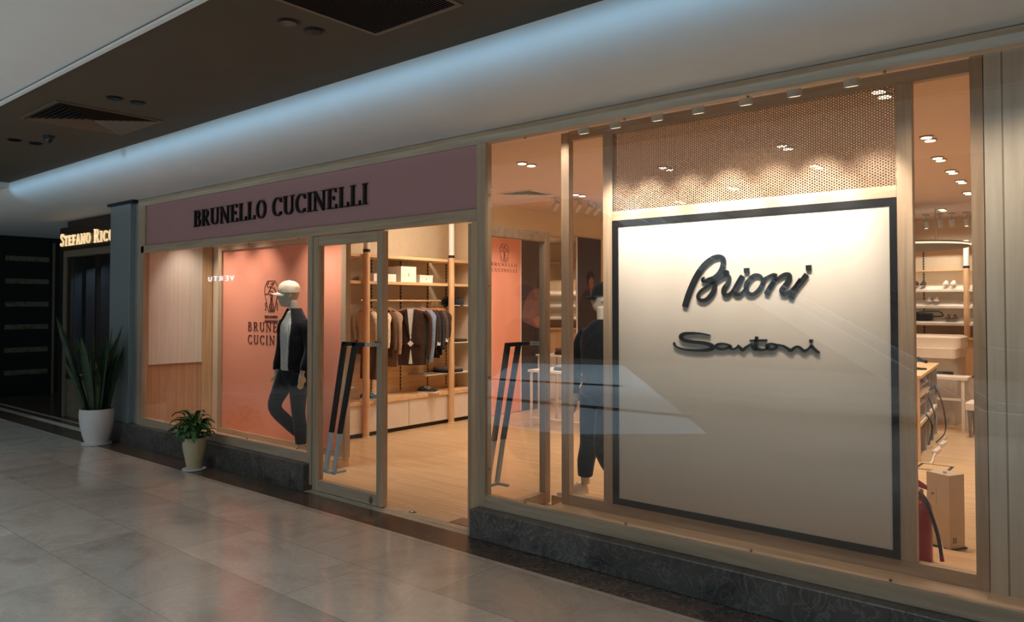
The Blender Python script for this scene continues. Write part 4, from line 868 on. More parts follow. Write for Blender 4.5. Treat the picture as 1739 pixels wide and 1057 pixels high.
flat([(10.28, 2.06), (10.017, 2.023), (9.904, 1.97), (9.808, 1.842), (9.72, 1.645), (9.74, 1.498), (9.872, 1.446), (10.016, 1.40), (10.18, 1.36), (10.40, 1.437), (10.43, 1.8), (10.41, 2.0)], 'printed_jacket', M['tweed'], po, 2)
flat([(10.33, 2.08), (10.38, 2.06), (10.39, 1.85), (10.34, 1.95)], 'printed_shirt', M['printwhite'], po, 3)
flat([(10.22, 2.26), (10.34, 2.28), (10.42, 2.24), (10.41, 2.12), (10.34, 2.04), (10.26, 2.10)], 'printed_face', M['skin'], po, 3)
flat([(10.14, 2.27), (10.30, 2.36), (10.42, 2.33), (10.43, 2.25), (10.30, 2.24), (10.22, 2.20), (10.20, 2.05), (10.11, 2.08)], 'printed_hair', M['hair'], po, 4)
flat([(10.02, 1.52), (10.16, 1.56), (10.28, 1.52), (10.32, 1.44), (10.2, 1.38), (10.06, 1.42)], 'printed_hands', M['skin'], po, 4)
mi = thing('mirror', 'tall mirror between the two dark posters reflecting the shoe shelves', 'mirror', (-7.86, 10.88, 0))
MB().box(-7.868, -7.842, 10.47, 11.29, 0.12, 2.95).build('glass', M['mirror'], mi); MB().box(-7.868, -7.835, 10.445, 10.47, 0.02, 2.97).build('frame', M['warmz'], mi)
MB().box(-7.868, -7.835, 11.29, 11.325, 0.02, 3.02).build('frame', M['white'], mi)
po = thing('poster', 'dark poster of a standing dark haired person to the right of the mirror', 'poster', (-7.86, 11.72, 0))
MB().box(-7.868, -7.84, 11.33, 12.12, 0.01, 3.01).build('print', M['posterdark'], po)
flat([(11.676, 2.072), (11.52, 1.993), (11.43, 1.905), (11.36, 1.634), (11.34, 1.0), (12.05, 1.0), (12.10, 1.742), (11.996, 1.966), (11.855, 2.05), (11.775, 2.0)], 'printed_jacket', M['printblack'], po, 1)
flat([(11.75, 2.02), (11.80, 1.96), (11.85, 2.02), (11.825, 1.88), (11.80, 1.80), (11.775, 1.88)], 'printed_shirt', M['beige'], po, 2)
flat([(11.70, 2.22), (11.77, 2.27), (11.85, 2.25), (11.865, 2.165), (11.845, 2.09), (11.80, 2.03), (11.735, 2.09)], 'printed_face', M['skin'], po, 3)
flat([(11.76, 2.06), (11.80, 2.03), (11.83, 2.06), (11.85, 1.97), (11.79, 1.93), (11.745, 1.99)], 'printed_neck', M['skin'], po, 3)
for a_, b_ in (((11.765, 2.178), (11.79, 2.18)), ((11.825, 2.178), (11.85, 2.176)), ((11.79, 2.085), (11.835, 2.085))): MB().ribbon([a_, b_], .010, -7.84, -7.836, axis=0).build('printed_feature', M['hair'], po)
flat([(11.64, 2.20), (11.62, 2.30), (11.70, 2.38), (11.80, 2.39), (11.88, 2.33), (11.87, 2.27), (11.78, 2.31), (11.71, 2.25), (11.68, 2.13)], 'printed_hair', M['hair'], po, 4)

# ---- display tables
M['tablewhite'] = plain('white_powder_coat', (226, 216, 202), 0.45, var=.02)
dt = thing('display_table', 'white metal display table in the middle of the shop, folded denim on top', 'table', (-6.05, 8.9, 0))
MB().box(-6.80, -5.3, 8.55, 9.25, 0.785, 0.82).build('table_top', M['tablewhite'], dt, bev=.003)
for x, y in ((-6.76, 8.59), (-5.34, 8.59), (-6.76, 9.21), (-5.34, 9.21)): MB().box(x - .015, x + .015, y - .015, y + .015, 0, .785).build('leg', M['tablewhite'], dt)
MB().box(-6.745, -5.355, 8.58, 8.60, .12, .14).build('stretcher', M['tablewhite'], dt); MB().tube([(-6.3, 8.6, .14), (-6.05, 8.6, .45), (-5.8, 8.6, .785)], .010, 8).build('brace', M['tablewhite'], dt)
folded('folded_jeans', 'folded blue jeans on the white display table', (-6.2, 8.85, .82), .5, .4, [M['denimblue'], M['denimpale']], .035)
dt2 = thing('display_table', 'second white display table behind the first, carrying a brown knit', 'table', (-7.2, 10.3, 0))
MB().box(-7.78, -6.7, 10.0, 10.6, 0.90, 0.93).build('table_top', M['tablewhite'], dt2, bev=.003)
for x, y in ((-7.74, 10.04), (-6.74, 10.04), (-7.74, 10.56), (-6.74, 10.56)): MB().box(x - .014, x + .014, y - .014, y + .014, 0, .90).build('leg', M['tablewhite'], dt2)
folded('folded_knit', 'thick folded brown knit on the second display table', (-7.2, 10.25, .93), .55, .38, [F['choc'], F['brown']], .055)

# ---- back wall shoe shelving
bs = thing('shoe_shelving', 'long shoe shelving across the back wall with oak poles and lit shelves', 'shelving unit', (-3.5, 15.7, 0))
MB().box(-7.85, 1.0, 15.9, 15.94, 0.0, 2.95).build('back_panel', M['beige'], bs)
PY = [-7.05, -5.45, -3.87, -2.29, -0.7]
for x in PY:
    q = MB().lathe([(.05, 1.17), (.05, 2.42)], (x, 15.48), 16).build('pole', M['warmz'], bs, smooth=True)
    MB().lathe([(.052, 2.42), (.052, 2.46)], (x, 15.48), 16).build('black_collar', M['black'], q); MB().lathe([(.046, 2.46), (.046, 2.92)], (x, 15.48), 16).build('white_upper_pole', M['white'], q, smooth=True)
each('channel', M['slot'], bs, [(x - .012, x + .012, 15.885, 15.9, 1.2, 2.85) for x in (-7.3, -6.3, -5.2, -4.2, -3.05, -2.2, -1.2)])
each('shelf', M['warmx'], bs, [(-7.85, 1.0, 15.5, 15.9, z, z + .03) for z in (2.38, 2.84)])
for z in (2.05, 1.75, 1.44):
    MB().prism([(15.45, z - .05), (15.45, z - .01), (15.9, z + .11), (15.9, z + .07)], -7.85, 1.0, axis=0).build('sloping_shelf', M['tablewhite'], bs)
MB().box(-7.85, 1.0, 15.42, 15.9, 1.14, 1.18).build('ledge', M['warmx'], bs)
each('cupboard_door', M['warmz'], bs, [(x + .004, x + .78, 15.46, 15.9, .50, 1.14) for x in [-7.85 + .785 * k for k in range(11)]])
each('drawer', M['cabwhite'], bs, [(x + .004, x + .78, 15.44, 15.9, .08, .47) for x in [-7.85 + .785 * k for k in range(11)]])
for z in (2.36, 2.02, 1.72): lamp('AREA', 'shelf_led', (-3.4, 15.52, z), 13, WARM, aim=(-3.4, 15.68, z - .3), size=8.6, size_y=.03)
SH = [('black shoes, heels out, on the upper sloping shelf', -3.06, 2.07, 'blacksneak'), ('white sneakers on the upper sloping shelf', -2.57, 2.07, 'whitesneak'), ('mauve sneakers on the middle sloping shelf', -2.84, 1.77, 'mauvesneak'), ('small tan shoes on the lowest sloping shelf', -2.55, 1.46, 'tan'), ('dark shoes on the sloping shelf seen in the mirror', -6.1, 2.07, 'blacksneak'), ('black loafers on the lowest sloping shelf seen in the mirror', -6.45, 1.46, 'blacksneak')]
for lb, x, z, m_ in SH: pair(lb, (x, 15.70, z + .055), PI * .0, m_, 'soledark' if m_ in ('blacksneak', 'tan') else 'sole', .26 if m_ != 'tan' else .22, .12 if m_ != 'tan' else .10, 'shoes on the back shelving')
bg = thing('leather_bag', 'flat black leather bag on the lowest sloping shelf', 'bag', (-3.0, 15.65, 1.48), 0)
MB().box(-3.22, -2.86, 15.56, 15.70, 1.49, 1.61).build('body', M['blacklea'], bg, bev=.02)
MB().tube(smoothpts([(-3.2, 15.6, 1.60), (-3.0, 15.58, 1.64), (-2.75, 15.6, 1.64), (-2.70, 15.64, 1.56), (-2.86, 15.66, 1.55)], 4), .012, 8).build('strap', M['blacklea'], bg)

# ---- cash counter area at the right
ct = thing('service_counter', 'white rounded service counter with a lower ledge in front of the shoe shelving', 'counter', (-2.6, 12.7, 0))
def rr(x0, x1, y0, y1, r, z):
    out = []
    for cx_, cy_, a0 in ((x1 - r, y1 - r, 0), (x0 + r, y1 - r, 90), (x0 + r, y0 + r, 180), (x1 - r, y0 + r, 270)):
        for k in range(7): a = math.radians(a0 + 15 * k); out.append((cx_ + r * math.cos(a), cy_ + r * math.sin(a), z))
    return out
MB().rings([rr(-3.6, -2.0, 12.55, 13.4, .10, z) for z in (0.0, 0.98)]).build('body', plain('pale_grey_laminate', (196, 186, 176), .5), ct, smooth=True)
MB().rings([rr(-3.66, -1.99, 12.42, 13.45, .10, z) for z in (.98, 1.12)]).build('ledge', M['tablewhite'], ct, smooth=True)
MB().rings([rr(-3.64, -1.96, 12.62, 13.45, .12, z) for z in (1.12, 1.27)] + [rr(-3.60, -2.02, 12.66, 13.40, .12, 1.30)]).build('upstand', M['tablewhite'], ct, smooth=True)
MB().box(-3.55, -2.04, 12.52, 12.56, .72, .78).build('dark_strip', M['kick'], ct)  # dark strip along the counter front
wt = thing('side_table', 'narrow white table in front of the service counter', 'table', (-2.1, 12.2, 0))
MB().box(-2.65, -1.78, 12.0, 12.4, .71, .75).build('table_top', M['tablewhite'], wt, bev=.003)
for x, y in ((-2.61, 12.04), (-1.84, 12.04), (-2.61, 12.36), (-1.84, 12.36)): MB().box(x - .02, x + .02, y - .02, y + .02, 0, .71).build('leg', M['tablewhite'], wt)
MB().box(-2.6, -1.85, 12.02, 12.05, .42, .45).build('stretcher', M['tablewhite'], wt)
st = thing('stool', 'pale bench seat with tapered dark legs right of the white table', 'stool', (-1.55, 12.1, 0))
MB().box(-1.74, -1.15, 11.5, 11.95, .36, .46).build('seat', M['tablewhite'], st, bev=.01)
for x, y in ((-1.69, 11.55), (-1.20, 11.55), (-1.69, 11.9), (-1.20, 11.9)): MB().rings([[(x + a * s, y + b * s, z) for a, b in ((-1, -1), (1, -1), (1, 1), (-1, 1))] for z, s in ((0, .012), (.36, .026))]).build('leg', M['greymetal'], st)
de = thing('cash_desk', 'oak cash desk with open grey compartments and hanging cables', 'desk', (-1.86, 9.4, 0), math.radians(5.5))
def L_(mb, name, mat, par=None, **kw): return mb.build(name, mat, par or de, world=False, **kw)
L_(MB().box(-.75, .02, -.02, 2.25, .93, .965), 'desk_top', M['warmy'], bev=.002)
L_(MB().box(-.70, 0.0, 0, .05, 0, .93), 'end_panel', M['warmz'], bev=.002)
M['deskgrey'] = plain('grey_laminate', (176, 170, 164), .5)
L_(MB().box(-.70, -.66, .05, 2.2, 0, .93), 'modesty_panel', M['warmz'])
for y in (.78, 1.2, 1.62, 2.18): L_(MB().box(-.66, -.01, y, y + .03, 0.0, .93), 'divider', M['deskgrey'])
for a, b, z in ((.05, .78, .80), (.05, .78, .60), (.81, 1.2, .80), (1.23, 2.18, .62), (.05, .78, .42)): L_(MB().box(-.66, -.02, a, b, z, z + .02), 'inner_shelf', M['deskgrey'])
for a, b, z0_, z1_ in ((.06, .77, .70, .76), (.82, 1.19, .68, .74), (.06, .77, .37, .41), (.82, 2.15, .37, .41)): L_(MB().box(-.05, -.005, a, b, z0_, z1_), 'drawer_edge', M['tablewhite'])
for k, pts in enumerate(([(.0, .95, .62), (.03, 1.05, .50), (.05, 1.15, .36), (.03, 1.0, .22), (.0, .9, .05)], [(.0, 1.3, .70), (.05, 1.5, .66), (.10, 1.75, .40), (.12, 1.7, .12), (.05, 1.3, .03)], [(-.02, 1.0, .68), (.04, 1.3, .74), (.03, 1.6, .60)], [(0.0, .7, .45), (.05, .8, .30), (.03, .85, .12)])):
    L_(MB().tube(smoothpts(pts, 6), .008, 8), 'cable', M['blacklea'])
L_(MB().box(-.30, -.06, .10, .30, .0, .36), 'computer', M['black'], bev=.004)
sc2 = thing('barcode_scanner', 'dark handheld scanner on its stand on the cash desk', 'scanner', (-2.05, 10.3, .967), math.radians(-40))
L_(MB().box(-.07, .09, -.05, .05, 0, .02), 'base', M['black'], sc2, bev=.005); L_(MB().tube([(-.05, 0, .02), (-.06, 0, .08), (-.02, 0, .12)], .018, 10), 'stand', M['black'], sc2)
L_(MB().tube([(-.06, 0, .11), (.0, 0, .125), (.10, 0, .105), (.14, 0, .10)], 0, 12, rr=[.03, .028, .020, .02]), 'body', plain('dark_blue_plastic', (30, 48, 60), .4), sc2)
tb = thing('card_reader', 'grey card reader lying at the left of the cash desk', 'card reader', (-2.12, 9.9, .967), .3); L_(MB().box(-.05, .05, -.09, .09, 0, .035), 'body', M['greymetal'], tb, bev=.006); L_(MB().box(-.035, .035, .01, .07, .035, .037), 'screen', M['black'], tb)
fl = thing('floor_socket_outline', 'square black outline of a floor box in the oak floor', 'floor box', (-1.68, 9.15, 0))
MB().box(-1.84, -1.52, 8.98, 9.01, 0.0, .003).box(-1.84, -1.52, 9.31, 9.34, 0.0, .003).box(-1.84, -1.81, 9.01, 9.31, 0, .003).box(-1.55, -1.52, 9.01, 9.31, 0, .003).build('frame', M['black'], fl); MB().box(-1.81, -1.55, 9.01, 9.31, 0, .002).build('lid', M['shopfloor'], fl)
pw = thing('power_strip', 'white power strip with plugs lying along the cash desk', 'power strip', (-1.80, 10.2, 0))
MB().tube(smoothpts([(-1.74, 9.30, .012), (-1.76, 9.5, .012), (-1.80, 9.8, .014), (-1.84, 10.2, .014), (-1.89, 10.8, .014), (-1.94, 11.3, .014)], 5), .012, 8).build('cable', M['tablewhite'], pw)
for y in (9.95, 10.5): MB().box(-1.85 - .03 * (y > 10.2), -1.80 - .03 * (y > 10.2), y, y + .3, 0, .045).build('socket_block', M['tablewhite'], pw, bev=.006)
mbx = thing('metal_cabinet', 'small beige metal cabinet with a hatch and knob standing on the floor', 'cabinet', (-1.03, 6.12, 0), math.radians(-27))
M['beigemetal'] = plain('beige_enamel', (214, 198, 178), .45, var=.03)
L_(MB().box(-.18, 0, 0, .16, 0.012, .535), 'body', M['beigemetal'], mbx, bev=.003); hd = L_(MB().box(-.168, -.10, -.004, 0, .31, .46), 'hatch', M['beigemetal'], mbx, bev=.001)
L_(MB().tube([(-.125, -.004, .385), (-.125, -.014, .385)], .009, 12), 'knob', M['brass'], hd); L_(MB().box(-.19, .01, -.01, .17, 0, .012), 'base', M['kick'], mbx)
L_(MB().tube([(-.07, .05, .535), (-.07, .05, .546)], .014, 14), 'key_switch', M['chrome'], mbx); L_(MB().box(.0, .002, .03, .07, .05, .09), 'rating_plate', M['greymetal'], mbx)
cb = thing('white_cable', 'thin white cable running across the floor from the metal cabinet', 'cable', (-1.0, 6.0, 0))
MB().tube(smoothpts([(-1.08, 6.10, .06), (-1.05, 6.04, .01), (-.98, 5.98, .008), (-.86, 5.98, .006), (-.70, 6.02, .006), (-.5, 6.1, .006)], 6), .005, 8).build('cable', M['tablewhite'], cb)
ex = thing('fire_extinguisher', 'red fire extinguisher with a black hose behind the oak post', 'fire extinguisher', (-1.10, 5.5, .09))
M['red'] = plain('red_enamel', (150, 18, 30), .3, var=.03)
MB().lathe([(.070, .09), (.076, .10), (.076, .42), (.072, .45), (.055, .48), (.03, .495), (.026, .51)], (-1.10, 5.5), 28).build('cylinder', M['red'], ex, smooth=True)
MB().lathe([(.024, .505), (.028, .51), (.028, .545), (.018, .55)], (-1.10, 5.5), 16).build('valve', M['brass'], ex)
MB().prism([(-1.16, .60), (-1.14, .63), (-1.05, .575), (-1.05, .55), (-1.12, .565)], 5.49, 5.51).build('handle', M['red'], ex, bev=.003)
h = MB().tube(smoothpts([(-1.09, 5.47, .53), (-1.05, 5.44, .50), (-1.01, 5.42, .40), (-.975, 5.41, .28), (-.955, 5.40, .16)], 6), .011, 10).build('hose', M['blacklea'], ex)
MB().tube([(-.956, 5.40, .165), (-.952, 5.398, .135)], .013, 10).build('nozzle', M['red'], h)

# ================================================================== SHOP CEILING
M['discglow'] = glow('downlight_disc', (255, 226, 190), 6); M['rim'] = plain('downlight_rim', (176, 150, 122), .5)
ds = None
DLB = ['just inside the glass beside the entrance', 'above the shelf of white boxes', 'nearest the pale air diffuser on its right', 'behind the left half of the perforated sheet', 'lower left behind the perforated sheet', 'centre right behind the perforated sheet', 'behind the middle of the perforated sheet', 'between the first and second oak posts', 'largest of the row leading to the shoe shelving', 'second of the row leading to the shoe shelving', 'third of the row leading to the shoe shelving', 'fourth of the row leading to the shoe shelving', 'smallest of the row to the shoe shelving', 'far back above the service counter', 'far back left, before the mirror end', 'at the upper right corner of the perforated sheet', 'added closest above the ring lamp', 'added above the shoe shelving left of the ring lamp', 'added beside the row, behind the grooved boards']
for i, (x, y) in enumerate(BEAMS):
    if ds is None:
        ds = thing('twin_downlight', 'w', 'ceiling light', (x, y, 3.37), 0, 'recessed downlights in the shop ceiling'); r = ds
        for dx in (-.0, ):
            for dy in (-.085, .085):
                q = MB().lathe([(.062, 3.355), (.062, 3.369)], (x, y + dy), 20).build('rim', M['rim'], ds); MB().lathe([(.046, 3.350), (.046, 3.356)], (x, y + dy), 20).build('lens', M['discglow'], q)
    else: r = dup(ds, (x, y, 3.37))
    r['label'] = 'lit twin downlight in the shop ceiling, ' + DLB[i]
va = thing('ceiling_vent', 'square pale air diffuser in the shop ceiling seen over the open door leaf', 'air vent', (-6.75, 8.45, 3.37))
def diffuser(par, cx_, cy_, hx, hy, z, mf, ml, n, gap):
    gap *= .72
    each('frame', mf, par, [(cx_ - hx, cx_ + hx, cy_ - hy, cy_ - hy + .03, z - .012, z), (cx_ - hx, cx_ + hx, cy_ + hy - .03, cy_ + hy, z - .012, z), (cx_ - hx, cx_ - hx + .03, cy_ - hy + .03, cy_ + hy - .03, z - .012, z), (cx_ + hx - .03, cx_ + hx, cy_ - hy + .03, cy_ + hy - .03, z - .012, z)])
    MB().box(cx_ - hx + .03, cx_ + hx - .03, cy_ - hy + .03, cy_ + hy - .03, z - .002, z - .0005).build('duct', M['black'], par)
    mb = MB(); ax, ay = hx - .05, hy - .05
    for k in range(n):
        a, b = ax * (1 - k / n), ay * (1 - k / n); a2, b2 = a + gap, b + gap
        for (p1, p2, q2, q1) in (((-a, -b), (a, -b), (a2, -b2), (-a2, -b2)), ((a, -b), (a, b), (a2, b2), (a2, -b2)), ((a, b), (-a, b), (-a2, b2), (a2, b2)), ((-a, b), (-a, -b), (-a2, -b2), (-a2, b2))):
            vs = [(cx_ + p[0], cy_ + p[1], z - .004) for p in (p1, p2)] + [(cx_ + p[0], cy_ + p[1], z - .020) for p in (q2, q1)]
            vs += [(x, y, zz + .0015) for x, y, zz in vs]; mb.add(vs, [(0, 1, 2, 3), (7, 6, 5, 4), (0, 4, 5, 1), (1, 5, 6, 2), (2, 6, 7, 3), (3, 7, 4, 0)])
    mb.build('louvres', ml, par)
diffuser(va, -6.75, 8.45, .30, .30, 3.37, M['white'], M['white'], 6, .03)
hp2 = None
M['spotpale'] = M['spotwhite']
def head_spot(x, y, z, d_, label, group):
    t = thing('spotlight', label, 'spotlight', (x, y, z), 0, group); d_ = Vector(d_).normalized(); c0 = Vector((x, y, z))
    MB().tube([c0 - d_ * .07, c0 + d_ * .07], .045, 16).build('lamp_head', M['spotpale'], t, smooth=True)
    MB().box(x - .05, x + .05, y - .05, y + .05, 3.345, 3.369).build('base', M['spotpale'], t); MB().tube([(x, y, 3.345), tuple(c0)], .010, 8).build('arm', M['spotpale'], t)
    return t
for i, (x, y) in enumerate(((-6.62, 9.0), (-6.45, 9.35), (-6.45, 9.62), (-6.48, 9.88), (-6.48, 10.15))):
    head_spot(x, y, 3.24, (-.8, .15, -.75), ['white spotlight on the shop ceiling nearest the air diffuser', 'white ceiling spotlight, second from the diffuser', 'white ceiling spotlight, middle of the five', 'white ceiling spotlight, fourth from the diffuser', 'white ceiling spotlight farthest from the diffuser'][i], 'spotlights aimed at the left wall')
lamp('SPOT', 'wall_wash', (-6.5, 9.15, 3.15), 90, WARM2, aim=(-7.86, 9.2, 1.7), size=.05, angle=60, blend=.9)
lamp('SPOT', 'wall_wash', (-6.45, 10.4, 3.15), 50, WARM2, aim=(-7.86, 10.9, 1.7), size=.05, angle=70, blend=.9)
lamp('AREA', 'shelving_light', (-7.3, 7.3, 3.33), 60, WARM, aim=(-8.25, 7.3, 1.2), size=.3, size_y=2.2)
for i, x in enumerate((-2.82, -2.60, -2.42, -2.20)): head_spot(x, 14.95, 3.20, (0, .5, -.8), ['leftmost of four white spotlights above the shoe shelving', 'second of four white spotlights above the shoe shelving', 'third of four white spotlights above the shoe shelving', 'rightmost of four white spotlights above the shoe shelving'][i], 'spotlights above the shoe shelving')
M['discdim'] = plain('disc_plaster', (150, 144, 134), .8)
rg = thing('ring_light', 'large white ceiling disc with a glowing LED edge over the counter', 'ceiling light', (-2.9, 13.9, 2.85))
MB().lathe([(.86, 2.70), (.90, 2.71), (.90, 2.77), (.86, 2.78)], (-2.9, 13.9), 56).build('disc', M['discdim'], rg, smooth=True); MB().lathe([(.901, 2.725), (.905, 2.727), (.905, 2.75), (.901, 2.752)], (-2.9, 13.9), 56).build('led_edge', glow('led_edge', (255, 236, 200), 1.2), rg)
each('hanger_rod', M['white'], rg, [(-3.3, -3.28, 13.9, 13.92, 2.78, 3.37), (-2.5, -2.48, 13.9, 13.92, 2.78, 3.37)])

for x in (-2.82, -2.20, -5.5): lamp('SPOT', 'shelf_beam', (x, 14.9, 3.1), 45, WARM2, aim=(x, 15.8, 2.0), size=.05, angle=110, blend=.9)
# ================================================================== MALL CEILING FITTINGS
M['ventbrown'] = plain('brown_metal_vent', (112, 92, 74), 0.5, metal=.2)
v1 = thing('ceiling_vent', 'brown four way air diffuser in the dark mall ceiling', 'air vent', (-7.05, 2.685, 3.40)); diffuser(v1, -7.05, 2.685, .43, .43, 3.40, M['ventbrown'], M['ventbrown'], 9, .028)
v2 = thing('ceiling_grille', 'large black return air grille with a brown rim at the top edge', 'air vent', (-3.14, 2.61, 3.40))
each('frame', M['ventbrown'], v2, [(-3.52, -2.79, 2.92, 2.95, 3.39, 3.402), (-3.52, -2.79, 2.25, 2.28, 3.39, 3.402), (-3.52, -3.49, 2.28, 2.92, 3.39, 3.402), (-2.82, -2.79, 2.28, 2.92, 3.39, 3.402)])
MB().box(-3.49, -2.82, 2.28, 2.92, 3.398, 3.399).build('duct', M['black'], v2)
mb = MB()
for k in range(32): mb.box(-3.49 + k * .021, -3.486 + k * .021, 2.28, 2.92, 3.388, 3.398)
mb.build('grille_bars', M['black'], v2)
DL = [((-3.755, 2.49), 'black recessed downlight beside the large grille, left of its pair'), ((-3.755, 2.67), 'black recessed downlight beside the large grille, right of its pair'), ((-6.195, 2.53), 'left of the two downlights just above the four way diffuser'), ((-6.195, 2.71), 'right of the two downlights just above the four way diffuser'), ((-8.53, 2.54), 'downlight farthest left in the dark ceiling'), ((-8.55, 2.73), 'downlight between the farthest left one and the dome camera')]
d0 = None
for (x, y), lb in DL:
    if d0 is None:
        d0 = thing('recessed_downlight', lb, 'ceiling light', (x, y, 3.40), 0, 'unlit downlights in the dark mall ceiling'); r = d0
        q = MB().lathe([(.062, 3.392), (.062, 3.3995)], (x, y), 24).build('rim', M['black'], d0); MB().lathe([(.05, 3.388), (.05, 3.392)], (x, y), 20).build('reflector', plain('dark_chrome', (40, 44, 56), .2, metal=1), q)
    else: r = dup(d0, (x, y, 3.40), label=lb)
cm = thing('dome_camera', 'small black dome camera on the dark ceiling', 'camera', (-8.09, 2.70, 3.40)); MB().lathe([(.05, 3.375), (.052, 3.40)], (-8.09, 2.70), 20).build('base', M['black'], cm); MB().lathe([(.008, 3.328), (.026, 3.336), (.04, 3.355), (.043, 3.375)], (-8.09, 2.70), 20).build('dome', plain('smoked_dome', (14, 16, 20), .1), cm, smooth=True)

# ================================================================== NEIGHBOURING SHOP
M['darkwood'] = wood('dark_walnut', (34, 22, 18), (54, 34, 26), 0, .35); M['signglow'] = glow('lit_sign_letters', (255, 214, 150), 0.75); M['creamframe'] = plain('cream_stone_frame', (120, 110, 90), .5)
ns = thing('neighbour_fascia', 'dark walnut fascia of the neighbouring shop with lit serif capitals', 'shop sign', (-12, 4.6, 2.6))
MB().box(-13.25, -10.46, 4.60, 4.66, 2.62, 2.99).build('board', M['darkwood'], ns, bev=.004); MB().box(-13.1, -10.46, 4.66, 4.95, 2.99, 3.09).build('cornice', M['darkwood'], ns)
text_mb(MB(), 'STEFANO', -13.19, -12.02, 2.690, 2.892, 4.575, 4.60, caps=[1] + [.8] * 6, wt=.7, gap=.12).build('lettering', M['signglow'], ns)
text_mb(MB(), 'RICCI', -11.90, -11.12, 2.685, 2.885, 4.575, 4.60, caps=[1] + [.8] * 4, wt=.7, gap=.12).build('lettering', M['signglow'], ns)
w3 = thing('window_3', loc=(-12, 4.65, .6), kind='structure')
MB().box(-13.15, -10.45, 4.62, 4.72, 2.52, 2.62).box(-13.15, -13.03, 4.62, 4.72, 0, 2.52).build('window_frame', M['creamframe'], w3)
MB().box(-13.03, -12.90, 4.64, 4.72, .60, 2.52).box(-13.03, -10.45, 4.63, 4.72, .60, .66).box(-12.02, -11.96, 4.66, 4.72, .66, 2.52).build('window_mullion', M['darkwood'], w3)
MB().box(-12.90, -10.45, 4.68, 4.69, .66, 2.52).build('window_pane', M['glass'], w3)
struct('wall_west', MB().box(-13.03, -10.45, 4.66, 4.9, 0, .60), M['stone']); struct('trim_13', MB().box(-13.27, -13.15, 4.60, 4.9, 0, 2.62), M['black'])
struct('wall_west', MB().box(-13.2, -10.45, 6.3, 6.4, 0, 3.1), M['darkwood']); struct('wall_west', MB().box(-10.45, -9.75, 4.66, 6.4, 0, 3.1), M['darkwood']); struct('wall_west', MB().box(-13.25, -13.15, 4.96, 6.4, 0, 3.09), M['darkwood'])
struct('trim_14', MB().box(-12.9, -10.6, 4.72, 5.3, .55, .66), M['creamframe'])
vs_ = thing('bottle_display', 'dark glass display case with shelves in the neighbouring shop window', 'display case', (-12, 5.6, 0))
MB().box(-12.9, -10.7, 6.0, 6.05, 0, 2.5).build('back', M['darkwood'], vs_); each('shelf', M['glass'], vs_, [(-12.9, -10.7, 5.5, 6.0, z, z + .015) for z in (1.15, 1.60, 2.1)])
M['bluebottle'] = plain('blue_glass', (120, 170, 210), .1, var=.2); random.seed(3); b0 = None
for z in (1.165, 1.615):
    for k in range(7):
        x = -12.75 + k * .28 + random.uniform(-.05, .05)
        if b0 is None:
            b0 = thing('glass_bottle', 'w', 'bottle', (x, 5.7, z), 0, 'bottles in the neighbouring shop window'); r = b0
            MB().lathe([(.035, 0), (.04, .01), (.04, .10), (.015, .13), (.013, .17)], n=14).build('bottle', M['bluebottle'], b0, world=False, smooth=True); MB().lathe([(.017, .165), (.017, .195)], n=12).build('stopper', M['chrome'], b0, world=False)
        else: r = dup(b0, (x, 5.7, z))
        r['label'] = ['leftmost', 'second', 'third', 'middle', 'fifth', 'sixth', 'rightmost'][k] + ' small blue bottle on the ' + ('lower' if z < 1.3 else 'upper') + ' shelf of the neighbouring shop'
lamp('AREA', 'display_case_light', (-11.8, 5.3, 2.45), 30, (.4, .7, 1), aim=(-11.8, 5.8, 1), size=1.5, size_y=.1)
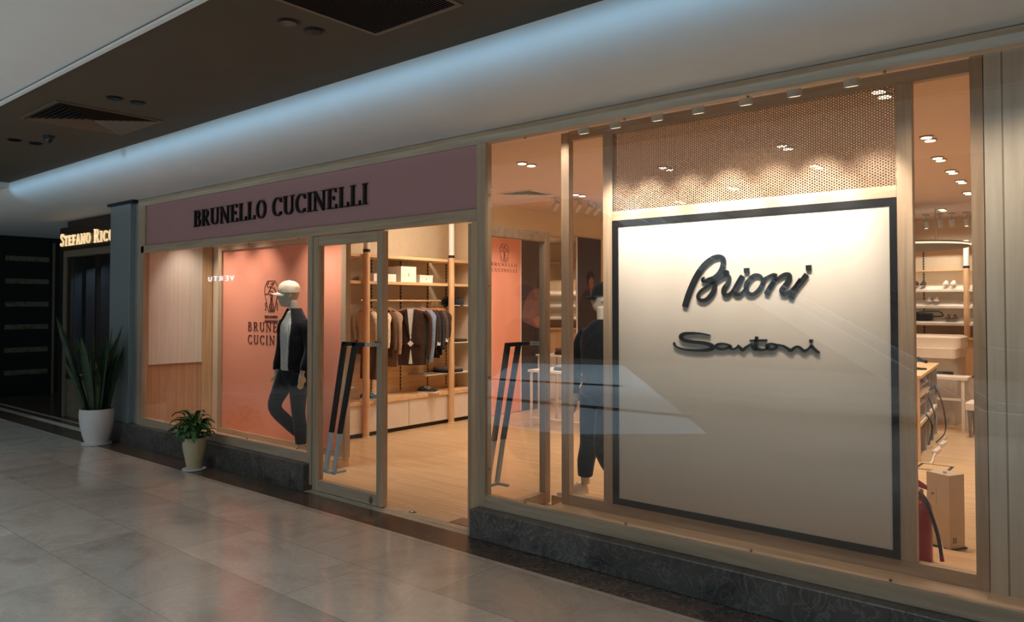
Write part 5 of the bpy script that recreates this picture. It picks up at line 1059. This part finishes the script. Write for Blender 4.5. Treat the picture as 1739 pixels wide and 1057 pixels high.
# striped stone pier at the far left
M['blackwall'] = plain('black_stone', (16, 15, 15), .4); M['stripe'] = marble('grey_stripe_stone', (110, 102, 88), (160, 150, 132), (70, 64, 56), scale=3)
pr_ = struct('wall_west', MB().box(-17.0, -16.62, 4.72, 9, 0, 3.095), M['blackwall'])
for k, z in enumerate((.46, .895, 1.34, 1.78, 2.225, 2.665)): struct('trim_%d' % (20 + k), MB().box(-16.62, -16.60, 4.83, 5.575, z - .05, z + .045), M['stripe'])
struct('trim_15', MB().box(-16.62, -16.59, 5.64, 5.68, 0, 3.0), M['creamframe'])
struct('trim_16', MB().box(-17, -10.47, 4.45, 4.50, 0, .003), M['inlay'])

# ================================================================== ACROSS THE CORRIDOR (seen mirrored in the shop glass)
struct('wall_north', MB().box(-22, -13.6, -1.6, -1.4, 0, 4), M['darkwall'])
vt = thing('opposite_sign', 'small lit capitals on the shopfront across the corridor', 'shop sign', (-18, -1.4, 2.385))
mb = MB(); X0 = -17.33; W_ = .21; z0, z1 = 2.385, 2.50
for ch, st_ in (('V', [[(0, 1), (.35, 0), (.7, 1)]]), ('E', [[(.6, 1), (0, 1), (0, 0), (.6, 0)], [(0, .5), (.5, .5)]]), ('R', [[(0, 0), (0, 1), (.5, 1), (.6, .8), (.5, .5), (0, .5)], [(.3, .5), (.65, 0)]]), ('T', [[(0, 1), (.7, 1)], [(.35, 1), (.35, 0)]]), ('U', [[(0, 1), (0, .25), (.15, 0), (.5, 0), (.65, .25), (.65, 1)]])):
    for s2 in st_: mb.ribbon([(X0 - a * W_, z0 + b * (z1 - z0)) for a, b in s2], .016, -1.40, -1.38)
    X0 -= .27
mb.build('lettering', glow('white_sign_letters', (226, 232, 255), 7), vt)
es = thing('escalator', 'escalator climbing on the far side of the corridor', 'escalator', (-5, -3.6, 0))
M['esc'] = plain('white_escalator_cladding', (235, 238, 240), .4)
for y in (-3.45, -4.6):
    MB().prism([(-1.0, 0), (-1.0, .28), (-1.6, .30), (-9.4, 4.75), (-9.4, 4.5), (-1.75, 0)], y - .1, y).build('skirt', M['esc'], es)
    MB().prism([(-1.0, .28), (-1.0, 1.1), (-1.6, 1.15), (-9.4, 5.65), (-9.4, 4.75), (-1.6, .30)], y - .055, y - .045).build('glass_balustrade', M['glass'], es)
    MB().tube([(-1.0, y - .05, 1.1), (-1.6, y - .05, 1.17), (-9.4, y - .05, 5.67)], .035, 10).build('handrail', M['black'], es)
MB().prism([(-1.3, .0), (-1.3, .06), (-9.4, 4.55), (-9.4, 4.4)], -4.6, -3.55).build('steps', M['greymetal'], es)
